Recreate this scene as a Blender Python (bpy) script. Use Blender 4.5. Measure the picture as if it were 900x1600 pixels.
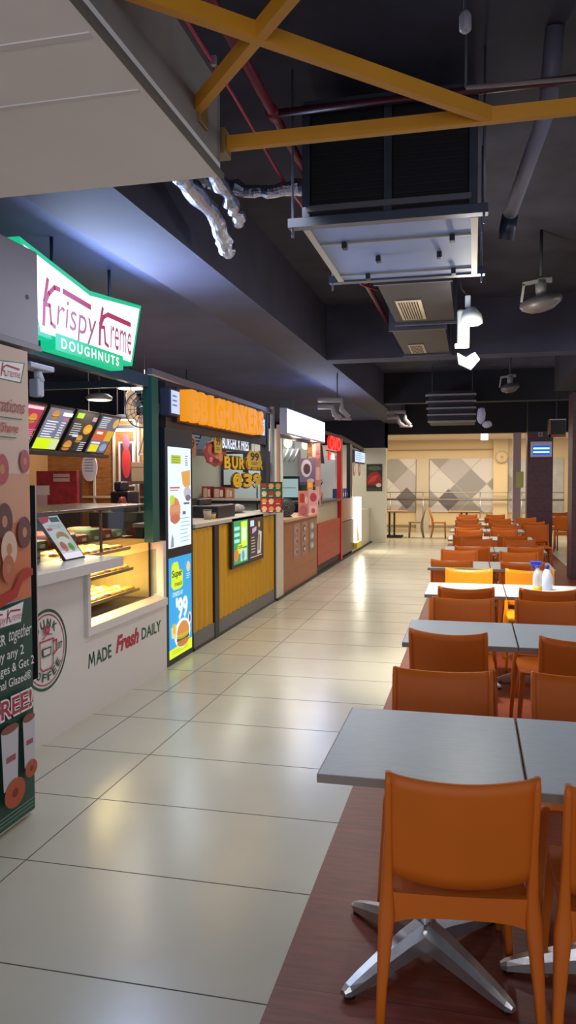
import bpy, bmesh, math, random
from mathutils import Vector, Matrix
random.seed(7)
C = bpy.context.scene
for o in list(bpy.data.objects): bpy.data.objects.remove(o)
R = math.radians
# ------------------------------------------------------------------ camera
F_PX, YAW, PITCH, ROLL, CAMZ = 1217.13, 0.233715, 0.041943, -0.002614, 1.65
cam = bpy.data.cameras.new('camera'); camo = bpy.data.objects.new('camera', cam); C.collection.objects.link(camo)
fw = Vector((-math.sin(YAW)*math.cos(PITCH), math.cos(YAW)*math.cos(PITCH), -math.sin(PITCH)))
rt = Vector((math.cos(YAW), math.sin(YAW), 0)); up = rt.cross(fw)
r2 = rt*math.cos(ROLL)+up*math.sin(ROLL); u2 = -rt*math.sin(ROLL)+up*math.cos(ROLL)
m = Matrix((r2, u2, -fw)).transposed().to_4x4(); m.translation = (0, 0, CAMZ)
camo.matrix_world = m
cam.sensor_fit = 'VERTICAL'; cam.sensor_height = 36; cam.sensor_width = 24; cam.lens = 36*F_PX/1600
cam.clip_start = 0.05; cam.clip_end = 200
C.camera = camo
# ------------------------------------------------------------------ world, exposure, big lights
w = bpy.data.worlds.new('world'); C.world = w; w.use_nodes = True
w.node_tree.nodes['Background'].inputs[0].default_value = (0.70, 0.78, 1.0, 1)
w.node_tree.nodes['Background'].inputs[1].default_value = 0.62
C.view_settings.view_transform = 'Standard'; C.view_settings.look = 'None'
C.view_settings.exposure = 0.0; C.view_settings.gamma = 1.0; C.view_settings.use_curve_mapping = False

def area(name, loc, size, power, col, rot=(0, 0, 0), spread=180):
    l = bpy.data.lights.new(name, 'AREA'); l.shape = 'RECTANGLE'; l.size, l.size_y = size
    l.energy = power; l.color = col; l.spread = R(spread)
    o = bpy.data.objects.new(name, l); C.collection.objects.link(o); o.location = loc; o.rotation_euler = [R(a) for a in rot]
    return o
def point(name, loc, power, col, rad=0.05):
    l = bpy.data.lights.new(name, 'POINT'); l.energy = power; l.color = col; l.shadow_soft_size = rad
    o = bpy.data.objects.new(name, l); C.collection.objects.link(o); o.location = loc
    return o
area('hall_light', (0.6, -1.2, 2.55), (1.6, 0.5), 26, (0.88, 0.94, 1.0), (12, 0, 0))
area('aisle_fill', (-1.1, 4.2, 3.05), (0.5, 1.2), 15, (0.95, 0.97, 1.0), (0, 0, 0), 150)  # added fills along the aisle; no fixtures hang here
area('aisle_fill', (-1.1, 8.3, 3.05), (0.4, 1.2), 34, (1.0, 0.93, 0.82), (0, 0, 0), 150)
area('aisle_fill', (-1.1, 12.5, 3.05), (0.4, 1.6), 50, (1.0, 0.90, 0.76), (0, 0, 0), 150)
area('aisle_fill', (-1.1, 17.0, 3.05), (0.4, 1.6), 50, (1.0, 0.90, 0.76), (0, 0, 0), 150)
area('hall_light', (3.4, 7.0, 3.2), (1.2, 3.0), 60, (1.0, 0.9, 0.78), (0, 20, 0))
area('hall_light', (3.4, 14.0, 3.2), (1.2, 3.0), 60, (1.0, 0.9, 0.78), (0, 20, 0))
area('rear_fill_light', (-0.6, -2.6, 1.3), (2.4, 1.4), 30, (0.95, 0.95, 1.0), (100, 0, 0))  # added fill behind the camera, brightens soffit and chairs; no real source
area('concourse_light', (-0.5, 22.4, 2.80), (6.0, 1.6), 190, (1.0, 0.84, 0.62), (0, 0, 0))

# ------------------------------------------------------------------ materials
MC = {}
def srgb(h):
    h = h.lstrip('#'); v = [int(h[i:i+2], 16)/255 for i in (0, 2, 4)]
    return tuple((c/12.92 if c <= 0.04045 else ((c+0.055)/1.055)**2.4) for c in v)+(1,)
def df(h, rough=0.6, metal=0.0, spec=0.5, noise=0.0, scale=8.0, bump=0.0, coat=0.0, trans=0.0, stretch=None, alpha=1.0):
    key = ('d', h, rough, metal, spec, noise, scale, bump, coat, trans, stretch, alpha)
    if key in MC: return MC[key]
    mt = bpy.data.materials.new('surface_'+h.strip('#')); mt.use_nodes = True
    nt = mt.node_tree; b = nt.nodes['Principled BSDF']
    b.inputs['Base Color'].default_value = srgb(h); b.inputs['Roughness'].default_value = rough
    b.inputs['Metallic'].default_value = metal; b.inputs['Specular IOR Level'].default_value = spec
    b.inputs['Coat Weight'].default_value = coat; b.inputs['Transmission Weight'].default_value = trans
    b.inputs['Alpha'].default_value = alpha
    if noise > 0 or bump > 0:
        tc = nt.nodes.new('ShaderNodeTexCoord'); mp = nt.nodes.new('ShaderNodeMapping'); nz = nt.nodes.new('ShaderNodeTexNoise')
        mp.inputs['Scale'].default_value = stretch or (1, 1, 1)
        nz.inputs['Scale'].default_value = scale; nz.inputs['Detail'].default_value = 5
        nt.links.new(tc.outputs['Object'], mp.inputs['Vector']); nt.links.new(mp.outputs['Vector'], nz.inputs['Vector'])
        if noise > 0:
            mx = nt.nodes.new('ShaderNodeMix'); mx.data_type = 'RGBA'
            c = srgb(h); lo = tuple(x*(1-noise) for x in c[:3])+(1,); hi = tuple(min(1, x*(1+noise)) for x in c[:3])+(1,)
            rp = nt.nodes.new('ShaderNodeMapRange'); rp.inputs[1].default_value = 0.35; rp.inputs[2].default_value = 0.65
            nt.links.new(nz.outputs['Fac'], rp.inputs[0]); nt.links.new(rp.outputs[0], mx.inputs['Factor'])
            mx.inputs['A'].default_value = lo; mx.inputs['B'].default_value = hi
            nt.links.new(mx.outputs['Result'], b.inputs['Base Color'])
        if bump > 0:
            bp = nt.nodes.new('ShaderNodeBump'); bp.inputs['Strength'].default_value = bump; bp.inputs['Distance'].default_value = 0.01
            nt.links.new(nz.outputs['Fac'], bp.inputs['Height']); nt.links.new(bp.outputs['Normal'], b.inputs['Normal'])
    MC[key] = mt; return mt
def em(h, s=1.0):
    key = ('e', h, s)
    if key in MC: return MC[key]
    mt = bpy.data.materials.new('lit_'+h.strip('#')); mt.use_nodes = True
    b = mt.node_tree.nodes['Principled BSDF']
    b.inputs['Base Color'].default_value = (0.02, 0.02, 0.02, 1); b.inputs['Roughness'].default_value = 0.4
    b.inputs['Emission Color'].default_value = srgb(h); b.inputs['Emission Strength'].default_value = s
    MC[key] = mt; return mt
def glass(tint='#e8f0ee', rough=0.02, mixf=0.12):
    key = ('g', tint, rough, mixf)
    if key in MC: return MC[key]
    mt = bpy.data.materials.new('clear_glass'); mt.use_nodes = True; nt = mt.node_tree
    for n in list(nt.nodes): nt.nodes.remove(n)
    out = nt.nodes.new('ShaderNodeOutputMaterial'); tr = nt.nodes.new('ShaderNodeBsdfTransparent'); gl = nt.nodes.new('ShaderNodeBsdfGlossy')
    mx = nt.nodes.new('ShaderNodeMixShader'); tr.inputs[0].default_value = srgb(tint); gl.inputs['Roughness'].default_value = rough
    mx.inputs[0].default_value = mixf
    nt.links.new(tr.outputs[0], mx.inputs[1]); nt.links.new(gl.outputs[0], mx.inputs[2]); nt.links.new(mx.outputs[0], out.inputs[0])
    MC[key] = mt; return mt
def plank(h1, h2, width=0.12, axis='Z', rough=0.45, gap=0.03, grain=(1, 1, 1)):
    """boards: grain noise plus dark lines between boards along an axis"""
    key = ('p', h1, h2, width, axis, rough, gap, grain)
    if key in MC: return MC[key]
    mt = df(h1, rough).copy(); nt = mt.node_tree; b = nt.nodes['Principled BSDF']; mt.name = 'boards'
    tc = nt.nodes.new('ShaderNodeTexCoord'); mp = nt.nodes.new('ShaderNodeMapping'); mp.inputs['Scale'].default_value = grain
    nz = nt.nodes.new('ShaderNodeTexNoise'); nz.inputs['Scale'].default_value = 6; nz.inputs['Detail'].default_value = 8; nz.inputs['Roughness'].default_value = 0.65
    nt.links.new(tc.outputs['Object'], mp.inputs[0]); nt.links.new(mp.outputs[0], nz.inputs['Vector'])
    mx = nt.nodes.new('ShaderNodeMix'); mx.data_type = 'RGBA'; mx.inputs['A'].default_value = srgb(h1); mx.inputs['B'].default_value = srgb(h2)
    rp = nt.nodes.new('ShaderNodeMapRange'); rp.inputs[1].default_value = 0.36; rp.inputs[2].default_value = 0.64
    nt.links.new(nz.outputs['Fac'], rp.inputs[0]); nt.links.new(rp.outputs[0], mx.inputs['Factor'])
    sx = nt.nodes.new('ShaderNodeSeparateXYZ'); nt.links.new(tc.outputs['Object'], sx.inputs[0])
    dv = nt.nodes.new('ShaderNodeMath'); dv.operation = 'DIVIDE'; dv.inputs[1].default_value = width; nt.links.new(sx.outputs[axis], dv.inputs[0])
    fr = nt.nodes.new('ShaderNodeMath'); fr.operation = 'FRACT'; nt.links.new(dv.outputs[0], fr.inputs[0])
    lt = nt.nodes.new('ShaderNodeMath'); lt.operation = 'LESS_THAN'; lt.inputs[1].default_value = gap; nt.links.new(fr.outputs[0], lt.inputs[0])
    m2 = nt.nodes.new('ShaderNodeMix'); m2.data_type = 'RGBA'; nt.links.new(lt.outputs[0], m2.inputs['Factor'])
    nt.links.new(mx.outputs['Result'], m2.inputs['A']); c = srgb(h2); m2.inputs['B'].default_value = tuple(x*0.35 for x in c[:3])+(1,)
    nt.links.new(m2.outputs['Result'], b.inputs['Base Color'])
    MC[key] = mt; return mt

# ------------------------------------------------------------------ mesh builder
class MB:
    def __init__(s): s.v = []; s.f = []; s.mi = []; s.ms = []; s.sm = []
    def mat(s, mt):
        if mt not in s.ms: s.ms.append(mt)
        return s.ms.index(mt)
    def add(s, vs, fs, mt, smooth=False):
        k = len(s.v); s.v += [tuple(v) for v in vs]; i = s.mat(mt)
        for f in fs: s.f.append(tuple(a+k for a in f)); s.mi.append(i); s.sm.append(smooth)
        return s
    def box(s, x0, y0, z0, x1, y1, z1, mt):
        vs = [(x, y, z) for z in (z0, z1) for y in (y0, y1) for x in (x0, x1)]
        return s.add(vs, [(0, 2, 3, 1), (4, 5, 7, 6), (0, 1, 5, 4), (2, 6, 7, 3), (0, 4, 6, 2), (1, 3, 7, 5)], mt)
    def rbox(s, x0, y0, z0, x1, y1, z1, mt, b=0.005):
        bm = bmesh.new(); bmesh.ops.create_cube(bm, size=1)
        for v in bm.verts: v.co = Vector(((x0+x1)/2+v.co.x*(x1-x0), (y0+y1)/2+v.co.y*(y1-y0), (z0+z1)/2+v.co.z*(z1-z0)))
        bmesh.ops.bevel(bm, geom=list(bm.edges), offset=b, segments=2, affect='EDGES', profile=0.5)
        bm.verts.index_update(); vs = [v.co[:] for v in bm.verts]; fs = [[v.index for v in f.verts] for f in bm.faces]; bm.free()
        return s.add(vs, fs, mt)
    def bar(s, a, b, wd, ht, mt, upv=(0, 0, 1)):
        a = Vector(a); b = Vector(b); d = (b-a).normalized(); sd = d.cross(Vector(upv)).normalized(); u = sd.cross(d)
        vs = [p+sd*(i*wd/2)+u*(j*ht/2) for p in (a, b) for i, j in ((-1, -1), (1, -1), (1, 1), (-1, 1))]
        return s.add(vs, [(3, 2, 1, 0), (4, 5, 6, 7), (0, 1, 5, 4), (1, 2, 6, 5), (2, 3, 7, 6), (3, 0, 4, 7)], mt)
    def tube(s, pts, r, mt, n=10, caps=True):
        pts = [Vector(p) for p in pts]; rs = r if isinstance(r, (list, tuple)) else [r]*len(pts)
        vs = []; ref = None
        for i, p in enumerate(pts):
            d = (pts[min(i+1, len(pts)-1)]-pts[max(i-1, 0)]).normalized()
            if ref is None: ref = d.orthogonal().normalized()
            ref = (ref-d*ref.dot(d)).normalized(); q = d.cross(ref)
            for k in range(n):
                a = 2*math.pi*k/n; vs.append(p+(ref*math.cos(a)+q*math.sin(a))*rs[i])
        fs = [(i*n+k, i*n+(k+1) % n, (i+1)*n+(k+1) % n, (i+1)*n+k) for i in range(len(pts)-1) for k in range(n)]
        if caps: fs += [tuple(range(n-1, -1, -1)), tuple(range((len(pts)-1)*n, len(pts)*n))]
        return s.add(vs, fs, mt, True)
    def legs(s, pts, mt, n=12):
        """horizontal rounded-rect sections: pts = (x,y,z,half_x,half_y)"""
        vs = []
        for (x, y, z, hx, hy) in pts:
            for k in range(n):
                a = 2*math.pi*(k+0.5)/n; ca, sa = math.cos(a), math.sin(a)
                vs.append((x+hx*math.copysign(abs(ca)**0.55, ca), y+hy*math.copysign(abs(sa)**0.55, sa), z))
        N = len(pts)
        fs = [(i*n+k, i*n+(k+1) % n, (i+1)*n+(k+1) % n, (i+1)*n+k) for i in range(N-1) for k in range(n)]
        fs += [tuple(range(n-1, -1, -1)), tuple(range((N-1)*n, N*n))]
        return s.add(vs, fs, mt, True)
    def lathe(s, prof, c, mt, n=24, axis='z'):
        vs = []; c = Vector(c)
        for (r, h) in prof:
            for k in range(n):
                a = 2*math.pi*k/n; x, y = r*math.cos(a), r*math.sin(a)
                vs.append(c+(Vector((x, y, h)) if axis == 'z' else Vector((h, x, y)) if axis == 'x' else Vector((y, h, x))))
        N = len(prof); fs = [(i*n+k, i*n+(k+1) % n, (i+1)*n+(k+1) % n, (i+1)*n+k) for i in range(N-1) for k in range(n)]
        if prof[0][0] > 1e-5: fs.append(tuple(range(n-1, -1, -1)))
        if prof[-1][0] > 1e-5: fs.append(tuple(range((N-1)*n, N*n)))
        return s.add(vs, fs, mt, True)
    def ball(s, c, r, mt, sc=(1, 1, 1), n=12, jit=0):
        vs = []; fs = []; m_ = n//2
        for i in range(m_+1):
            t = math.pi*i/m_
            for k in range(n):
                a = 2*math.pi*k/n; q = 1+random.uniform(-jit, jit)
                vs.append((c[0]+r*sc[0]*math.sin(t)*math.cos(a)*q, c[1]+r*sc[1]*math.sin(t)*math.sin(a)*q, c[2]-r*sc[2]*math.cos(t)*q))
        fs = [(i*n+k, i*n+(k+1) % n, (i+1)*n+(k+1) % n, (i+1)*n+k) for i in range(m_) for k in range(n)]
        return s.add(vs, fs, mt, True)
    def torus(s, c, R_, r, mt, n=16, k=8, sz=1.0):
        vs = []; 
        for i in range(n):
            a = 2*math.pi*i/n
            for j in range(k):
                b = 2*math.pi*j/k; q = R_+r*math.cos(b)
                vs.append((c[0]+q*math.cos(a), c[1]+q*math.sin(a), c[2]+r*sz*math.sin(b)))
        return s.add(vs, [(i*k+j, ((i+1) % n)*k+j, ((i+1) % n)*k+(j+1) % k, i*k+(j+1) % k) for i in range(n) for j in range(k)], mt, True)
    def prism(s, pts, n, th, mt):
        """planar 3-D polygon extruded by th along n"""
        n = Vector(n); a = [Vector(p) for p in pts]; b = [p+n*th for p in a]; N = len(a)
        return s.add(a+b, [tuple(range(N-1, -1, -1)), tuple(range(N, 2*N))]+[(i, (i+1) % N, N+(i+1) % N, N+i) for i in range(N)], mt)
    def build(s, name, parent=None, label=None, recalc=True):
        me = bpy.data.meshes.new(name); o0 = parent_loc(parent)
        me.from_pydata([(v[0]-o0[0], v[1]-o0[1], v[2]-o0[2]) for v in s.v], [], s.f)
        for mt in s.ms: me.materials.append(mt)
        me.polygons.foreach_set('material_index', s.mi); me.polygons.foreach_set('use_smooth', s.sm); me.update()
        if recalc:
            bm = bmesh.new(); bm.from_mesh(me); bmesh.ops.recalc_face_normals(bm, faces=bm.faces); bm.to_mesh(me); bm.free()
        o = bpy.data.objects.new(name, me); C.collection.objects.link(o)
        if parent: o.parent = parent
        if label: o['label'] = label
        return o
def parent_loc(p):
    l = Vector((0, 0, 0))
    while p is not None: l += p.location; p = p.parent
    return l
def thing(name, loc, label, cat, group=None):
    o = bpy.data.objects.new(name, None); C.collection.objects.link(o); o.location = loc; o.empty_display_size = 0.1
    return tag(o, label, cat, group)
def tag(o, label, cat, group=None, kind=None):
    if label: o['label'] = label
    if cat: o['category'] = cat
    if group: o['group'] = group
    if kind: o['kind'] = kind
    return o
def struct(name, mb):
    o = mb.build(name); o['kind'] = 'structure'; return o
def dup(root, loc, rz=0.0, label=None, group=None):
    r = root.copy(); C.collection.objects.link(r); r.location = loc; r.rotation_euler = (0, 0, rz)
    if label: r['label'] = label
    if group: r['group'] = group
    for ch in list(root.children):
        c = ch.copy(); C.collection.objects.link(c); c.parent = r
        for g in list(ch.children):
            d = g.copy(); C.collection.objects.link(d); d.parent = c
    return r

# ------------------------------------------------------------------ flat artwork (print, screens, lettering)
TX = {}
def glyphs(s_, bold=0.0, shear=0.0, extrude=0.0, spacing=1.0):
    key = (s_, bold, shear, extrude, spacing)
    if key in TX: return TX[key]
    cu = bpy.data.curves.new('t', 'FONT'); cu.body = s_; cu.offset = bold; cu.shear = shear; cu.extrude = extrude
    cu.resolution_u = 3; cu.space_character = spacing
    ob = bpy.data.objects.new('t', cu); C.collection.objects.link(ob)
    bpy.context.view_layer.update()
    me = bpy.data.meshes.new_from_object(ob.evaluated_get(bpy.context.evaluated_depsgraph_get()))
    vs = [v.co.copy() for v in me.vertices]; fs = [tuple(p.vertices) for p in me.polygons]
    bpy.data.objects.remove(ob); bpy.data.curves.remove(cu); bpy.data.meshes.remove(me)
    x0 = min(v.x for v in vs); x1 = max(v.x for v in vs); y0 = min(v.y for v in vs); y1 = max(v.y for v in vs)
    ms = max(abs(v.z) for v in vs) or 1
    vs = [((v.x-x0)/(x1-x0), (v.y-y0)/(y1-y0), v.z/ms) for v in vs]
    TX[key] = (vs, fs); return TX[key]
class Art(MB):
    """origin o, axes u (right), v (up); n = u x v faces the viewer"""
    def __init__(s, o, u, v, step=0.0004):
        super().__init__(); s.o = Vector(o); s.u = Vector(u).normalized(); s.vv = Vector(v).normalized(); s.n = s.u.cross(s.vv); s.k = 1; s.step = step
    def P(s, a, b, h=0): return s.o+s.u*a+s.vv*b+s.n*(s.k*s.step+h)
    def poly(s, pts, mt): s.add([s.P(*p) for p in pts], [tuple(range(len(pts)))], mt); s.k += 1; return s
    def rect(s, x0, y0, x1, y1, mt): return s.poly([(x0, y0), (x1, y0), (x1, y1), (x0, y1)], mt)
    def ell(s, cx, cy, rx, ry, mt, n=20, a0=0, a1=360):
        return s.poly([(cx+rx*math.cos(R(a0+(a1-a0)*i/n)), cy+ry*math.sin(R(a0+(a1-a0)*i/n))) for i in range(n+(a1-a0 < 360))], mt)
    def ring(s, cx, cy, r0, r1, mt, n=48, a0=0, a1=360):
        pa = [(math.cos(R(a0+(a1-a0)*i/n)), math.sin(R(a0+(a1-a0)*i/n))) for i in range(n+1)]
        vs = [s.P(cx+c*r0, cy+q*r0) for c, q in pa]+[s.P(cx+c*r1, cy+q*r1) for c, q in pa]
        s.add(vs, [(i, n+1+i, n+2+i, i+1) for i in range(n)], mt); s.k += 1; return s
    def stroke(s, pts, w_, mt, closed=False):
        for i in range(len(pts)-(0 if closed else 1)):
            a = Vector(pts[i]); b = Vector(pts[(i+1) % len(pts)]); d = (b-a)
            if d.length < 1e-6: continue
            d.normalize(); p = Vector((-d.y, d.x))*w_/2
            e = d*w_*0.3
            vs = [a-e-p, b+e-p, b+e+p, a-e+p]
            s.add([s.P(v.x, v.y) for v in vs], [(0, 1, 2, 3)], mt)
        s.k += 1; return s
    def text(s, t, x0, y0, x1, y1, mt, bold=0.0, shear=0.0, rot=0.0, spacing=1.0):
        vs, fs = glyphs(t, bold, shear, 0, spacing); cr, sr = math.cos(R(rot)), math.sin(R(rot)); W, H = x1-x0, y1-y0
        cx, cy = (x0+x1)/2, (y0+y1)/2; out = []
        for a, b, c in vs:
            dx, dy = (a-0.5)*W, (b-0.5)*H; out.append(s.P(cx+dx*cr-dy*sr, cy+dx*sr+dy*cr))
        s.add(out, fs, mt); s.k += 1; return s
    def text3(s, t, x0, y0, x1, y1, mt, depth, bold=0.02, spacing=1.0):
        vs, fs = glyphs(t, bold, 0, 0.1, spacing)
        s.add([s.P(x0+a*(x1-x0), y0+b*(y1-y0), depth/2+c*depth/2) for a, b, c in vs], fs, mt); return s
    def lines(s, x0, x1, ytop, dy, n, mt, h=0.006, jag=0.3):
        for i in range(n):
            s.rect(x0, ytop-i*dy-h, x1-(x1-x0)*random.random()*jag, ytop-i*dy, mt); s.k -= 1
        s.k += 1; return s
    def burger(s, cx, cy, r, em_=True):
        f = (lambda h: em(h, 1.0)) if em_ else (lambda h: df(h))
        s.ell(cx, cy-r*0.45, r*0.95, r*0.3, f('#c07830')); s.rect(cx-r, cy-r*0.35, cx+r, cy-r*0.15, f('#6b2f18'))
        s.ell(cx, cy-r*0.08, r*1.02, r*0.2, f('#7fb52a')); s.ell(cx, cy, r*0.98, r*0.16, f('#e8a92a'))
        s.ell(cx, cy+r*0.02, r, r*0.75, f('#d98a3c'), a0=0, a1=180); return s
    def bld(s, name, parent=None, label=None): return s.build(name, parent, label, recalc=False)
UY, UZ, UX = (0, 1, 0), (0, 0, 1), (1, 0, 0)
def side(x, y=0, z=0): return Art((x, y, z), UY, UZ)      # faces +X (stall fronts), u = +Y
def front(y, x=0, z=0): return Art((x, y, z), UX, UZ)     # faces -Y (towards the camera), u = +X

def donut_logo(a, x0, y0, x1, y1, lit=False, reds='#b01c3c', back=True):
    """bow-tie word mark inside a rectangle"""
    W, H = x1-x0, y1-y0; X = lambda t: x0+t*W; Yy = lambda t: y0+t*H
    mk = (lambda h: em(h, 1.0)) if lit else (lambda h: df(h, 0.5))
    if back:
        a.poly([(X(0), Yy(1)), (X(.08), Yy(.08)), (X(.92), Yy(.08)), (X(1), Yy(1)), (X(.5), Yy(.86))], mk('#2f6b55'))
        a.poly([(X(.025), Yy(.96)), (X(.1), Yy(.13)), (X(.9), Yy(.13)), (X(.975), Yy(.96)), (X(.5), Yy(.81))], mk('#f2e9e6'))
    r = mk(reds); wst = 0.035*H
    for cx, sc in ((.12, 1.0), (.55, 1.0)):
        a.stroke([(X(cx), Yy(.24)), (X(cx+.035), Yy(.80))], wst*1.6, r)
        a.stroke([(X(cx+.015), Yy(.47)), (X(cx+.05), Yy(.62)), (X(cx+.10), Yy(.72)), (X(cx+.14), Yy(.70))], wst*1.5, r)
        a.stroke([(X(cx+.015), Yy(.47)), (X(cx+.06), Yy(.45)), (X(cx+.07), Yy(.28)), (X(cx+.10), Yy(.27))], wst*1.4, r)
        a.stroke([(X(cx+.12), Yy(.71)), (X(cx+.33), Yy(.66))], wst*2.0, r)
    a.text('rispy', X(.23), Yy(.16), X(.52), Yy(.58), r, bold=-0.01, shear=0.15)
    a.text('reme', X(.66), Yy(.27), X(.90), Yy(.50), r, bold=-0.01, shear=0.15)
    return a

# ================================================================== SETTING
M_tile = df('#c2bdab', 0.24, noise=0.07, scale=0.9, spec=0.5)
M_joint = df('#4a4339', 0.8)
M_red = plank('#7e3622', '#602716', 1.2, 'Y', 0.42, 0.003, (0.8, 7, 1))
f = MB(); f.box(-6.2, -3.2, -0.12, -0.62, 24.7, 0, M_tile)
def joint_x(x, y0, y1): f.box(x-0.0025, y0, -0.01, x+0.0025, y1, 0.0006, M_joint)
def joint_y(y, x0, x1): f.box(x0, y-0.0025, -0.01, x1, y+0.0025, 0.0006, M_joint)
joint_x(-1.88, -3, 24); joint_x(-2.32, -3, 24)
for k in range(-7, 34):
    y = 2.30+0.665*k; joint_y(y, -1.88, -0.62); joint_y(y, -2.6, -1.88)
f.box(1.75, -3.2, -0.12, 6.2, 24.7, 0, M_tile); f.box(-0.62, 20.3, -0.12, 1.75, 24.7, 0, M_tile)
struct('floor', f)
f = MB(); f.box(-0.62, -3.2, -0.12, 1.70, 20.3, 0.0, M_red); struct('floor', f)
f = MB(); f.box(1.70, -3.2, -0.12, 1.75, 20.3, 0.012, df('#b9b0a2', 0.5)); struct('trim_1', f)
M_ceil = df('#383644', 0.85, noise=0.25, scale=3, bump=0.6)
M_beam = df('#3c3a4c', 0.8, noise=0.15, scale=2, bump=0.2)
M_black = df('#15141c', 0.8, noise=0.2, scale=3)
M_navy = df('#232436', 0.8, noise=0.15, scale=3)
struct('ceiling', MB().box(-6.2, -3.2, 3.75, 6.2, 20.9, 3.9, M_ceil))
struct('ceiling_bay', MB().box(-6.2, -3.2, 3.18, -2.25, 20.6, 3.24, df('#4c5274', 0.8, noise=0.12, scale=2, bump=0.2)))  # blue haze around the lit sign is put into this ceiling colour
struct('beam_long', MB().box(-2.25, -3.2, 3.10, -1.75, 20.6, 3.75, M_beam))
b = MB(); b.box(-1.75, 9.42, 3.10, 6.2, 9.75, 3.75, M_beam); struct('beam_cross', b)
b = MB(); b.box(-1.75, 15.6, 3.15, 6.2, 15.9, 3.75, M_black); struct('beam_cross', b)
b = MB(); b.box(1.25, 9.75, 3.05, 1.6, 13.2, 3.75, M_black); b.box(1.35, -3.2, 3.2, 1.75, 9.42, 3.75, M_black); struct('beam_side', b)
struct('wall_header', MB().box(-2.25, 20.6, 2.82, 6.2, 20.9, 3.75, M_black))
b = MB(); b.box(-6.2, 20.3, 2.46, -2.2, 20.6, 3.18, M_navy); b.box(-2.25, 20.3, 2.46, -2.2, 20.6, 3.12, M_navy); struct('wall_header', b)
struct('wall_left', MB().box(-6.3, -3.2, 0, -6.2, 24.8, 3.9, M_navy))
#struct('wall_right', MB().box(6.2, -3.2, 0, 6.3, 24.8, 3.9, df('#4a3a40', 0.7)))
#struct('wall_back', MB().box(-6.2, -3.3, 0, 6.2, -3.2, 3.9, df('#8a8680', 0.7)))
# far concourse
M_cream = df('#dcc59a', 0.6)
b = MB(); b.box(-6.2, 24.5, 0, 6.2, 24.7, 3.9, M_cream)
b.box(-2.6, 24.47, 2.52, 0.9, 24.5, 2.56, df('#a08a68')); b.box(-6.2, 24.42, 0, 6.2, 24.5, 0.1, df('#b7a684'))
b.box(-6.2, 24.46, 0.18, 6.2, 24.5, 0.22, df('#8c8270')); struct('wall_far', b)
struct('ceiling_far', MB().box(-6.2, 20.9, 2.85, 6.2, 24.5, 2.95, df('#e0cdb4', 0.7)))
b = MB(); b.box(0.58, 24.35, 0, 1.0, 24.5, 2.85, M_cream); struct('wall_pilaster', b)
b = MB(); b.box(0.98, 20.65, 0, 1.17, 21.0, 2.82, df('#b09a98', 0.6)); struct('wall_pillar', b)
b = MB(); b.box(-1.72, 24.40, 0, -1.34, 24.5, 2.27, df('#c4b8a4', 0.5)); struct('wall_pilaster', b)
# diamond stone cladding on the far wall
def clad(x0, x1, label):
    a = front(24.49); z0, z1 = 0.63, 2.27
    b_ = MB().box(x0, 24.46, z0, x1, 24.5, z1, df('#b9b7b4', 0.35, noise=0.08, scale=4)); o = b_.build('wall_cladding'); o['kind'] = 'structure'
    a = front(24.458); lite = df('#cfcdca', 0.35); mid = df('#9a9896', 0.35); dk = df('#6d6a6a', 0.35); warm = df('#b4b0b2', 0.35)
    def dia(cx, cz, r, mt):
        # clip the diamond to the panel rectangle
        pts = [(cx-r, cz), (cx, cz-r), (cx+r, cz), (cx, cz+r)]
        for ax, lim, sgn in ((0, x0, 1), (0, x1, -1), (1, z0, 1), (1, z1, -1)):
            out = []
            for i in range(len(pts)):
                p, q = pts[i], pts[(i+1) % len(pts)]; ip, iq = sgn*(p[ax]-lim) >= 0, sgn*(q[ax]-lim) >= 0
                if ip: out.append(p)
                if ip != iq:
                    t = (lim-p[ax])/(q[ax]-p[ax]); out.append((p[0]+t*(q[0]-p[0]), p[1]+t*(q[1]-p[1])))
            pts = out
            if not pts: return
        if len(pts) > 2: a.poly(pts, mt)
    R0 = 0.47; cols = [mid, lite, warm, lite, mid, lite, mid]
    i = 0
    for r_ in range(-1, 5):
        for c_ in range(-1, 9):
            cx = -2.9+c_*2*R0*0.5+(0.0); cz = 0.55+r_*R0
            if (r_+c_) % 2: continue
            i += 1; dia(cx, cz, R0*0.97, cols[(c_*3+r_*5) % 7])
    for cx, cz in ((-2.02, 1.05), (-0.75, 1.0)): dia(cx, cz, 0.34, dk)
    o = a.bld('wall_cladding'); o['kind'] = 'structure'
for x0, x1 in ((-2.62, -1.74), (-1.32, 0.58), (1.02, 2.6)): clad(x0, x1, '')
rl = thing('handrail', (0, 24.1, 0), 'long steel handrail with two rails along the far patterned wall', 'railing')
st_ = df('#b8b4ae', 0.3, 0.8)
MB().tube([(-2.7, 24.2, 1.02), (2.6, 24.2, 1.02)], 0.028, df('#8d8782', 0.3, 0.6)).build('rail', rl)
MB().tube([(-2.7, 24.2, 1.24), (2.6, 24.2, 1.24)], 0.014, st_).build('rail', rl)
for x in (-2.5, -1.5, 0.2, 1.4): MB().tube([(x, 24.2, 0), (x, 24.2, 1.26)], 0.016, st_).build('post', rl)
# tiled columns
M_col = plank('#5a3a40', '#4a2b32', 0.30, 'Z', 0.45, 0.02, (3, 3, 3))
def column(x0, y0, x1, y1, zt):
    b_ = MB().box(x0, y0, 0, x1, y1, zt, M_col); b_.box(x0+0.01, y0+0.01, zt, x1-0.01, y1-0.01, 3.75, M_black); struct('column', b_)
column(1.19, 18.6, 1.75, 19.1, 2.72); column(1.56, 13.4, 2.3, 14.0, 3.05)
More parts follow.
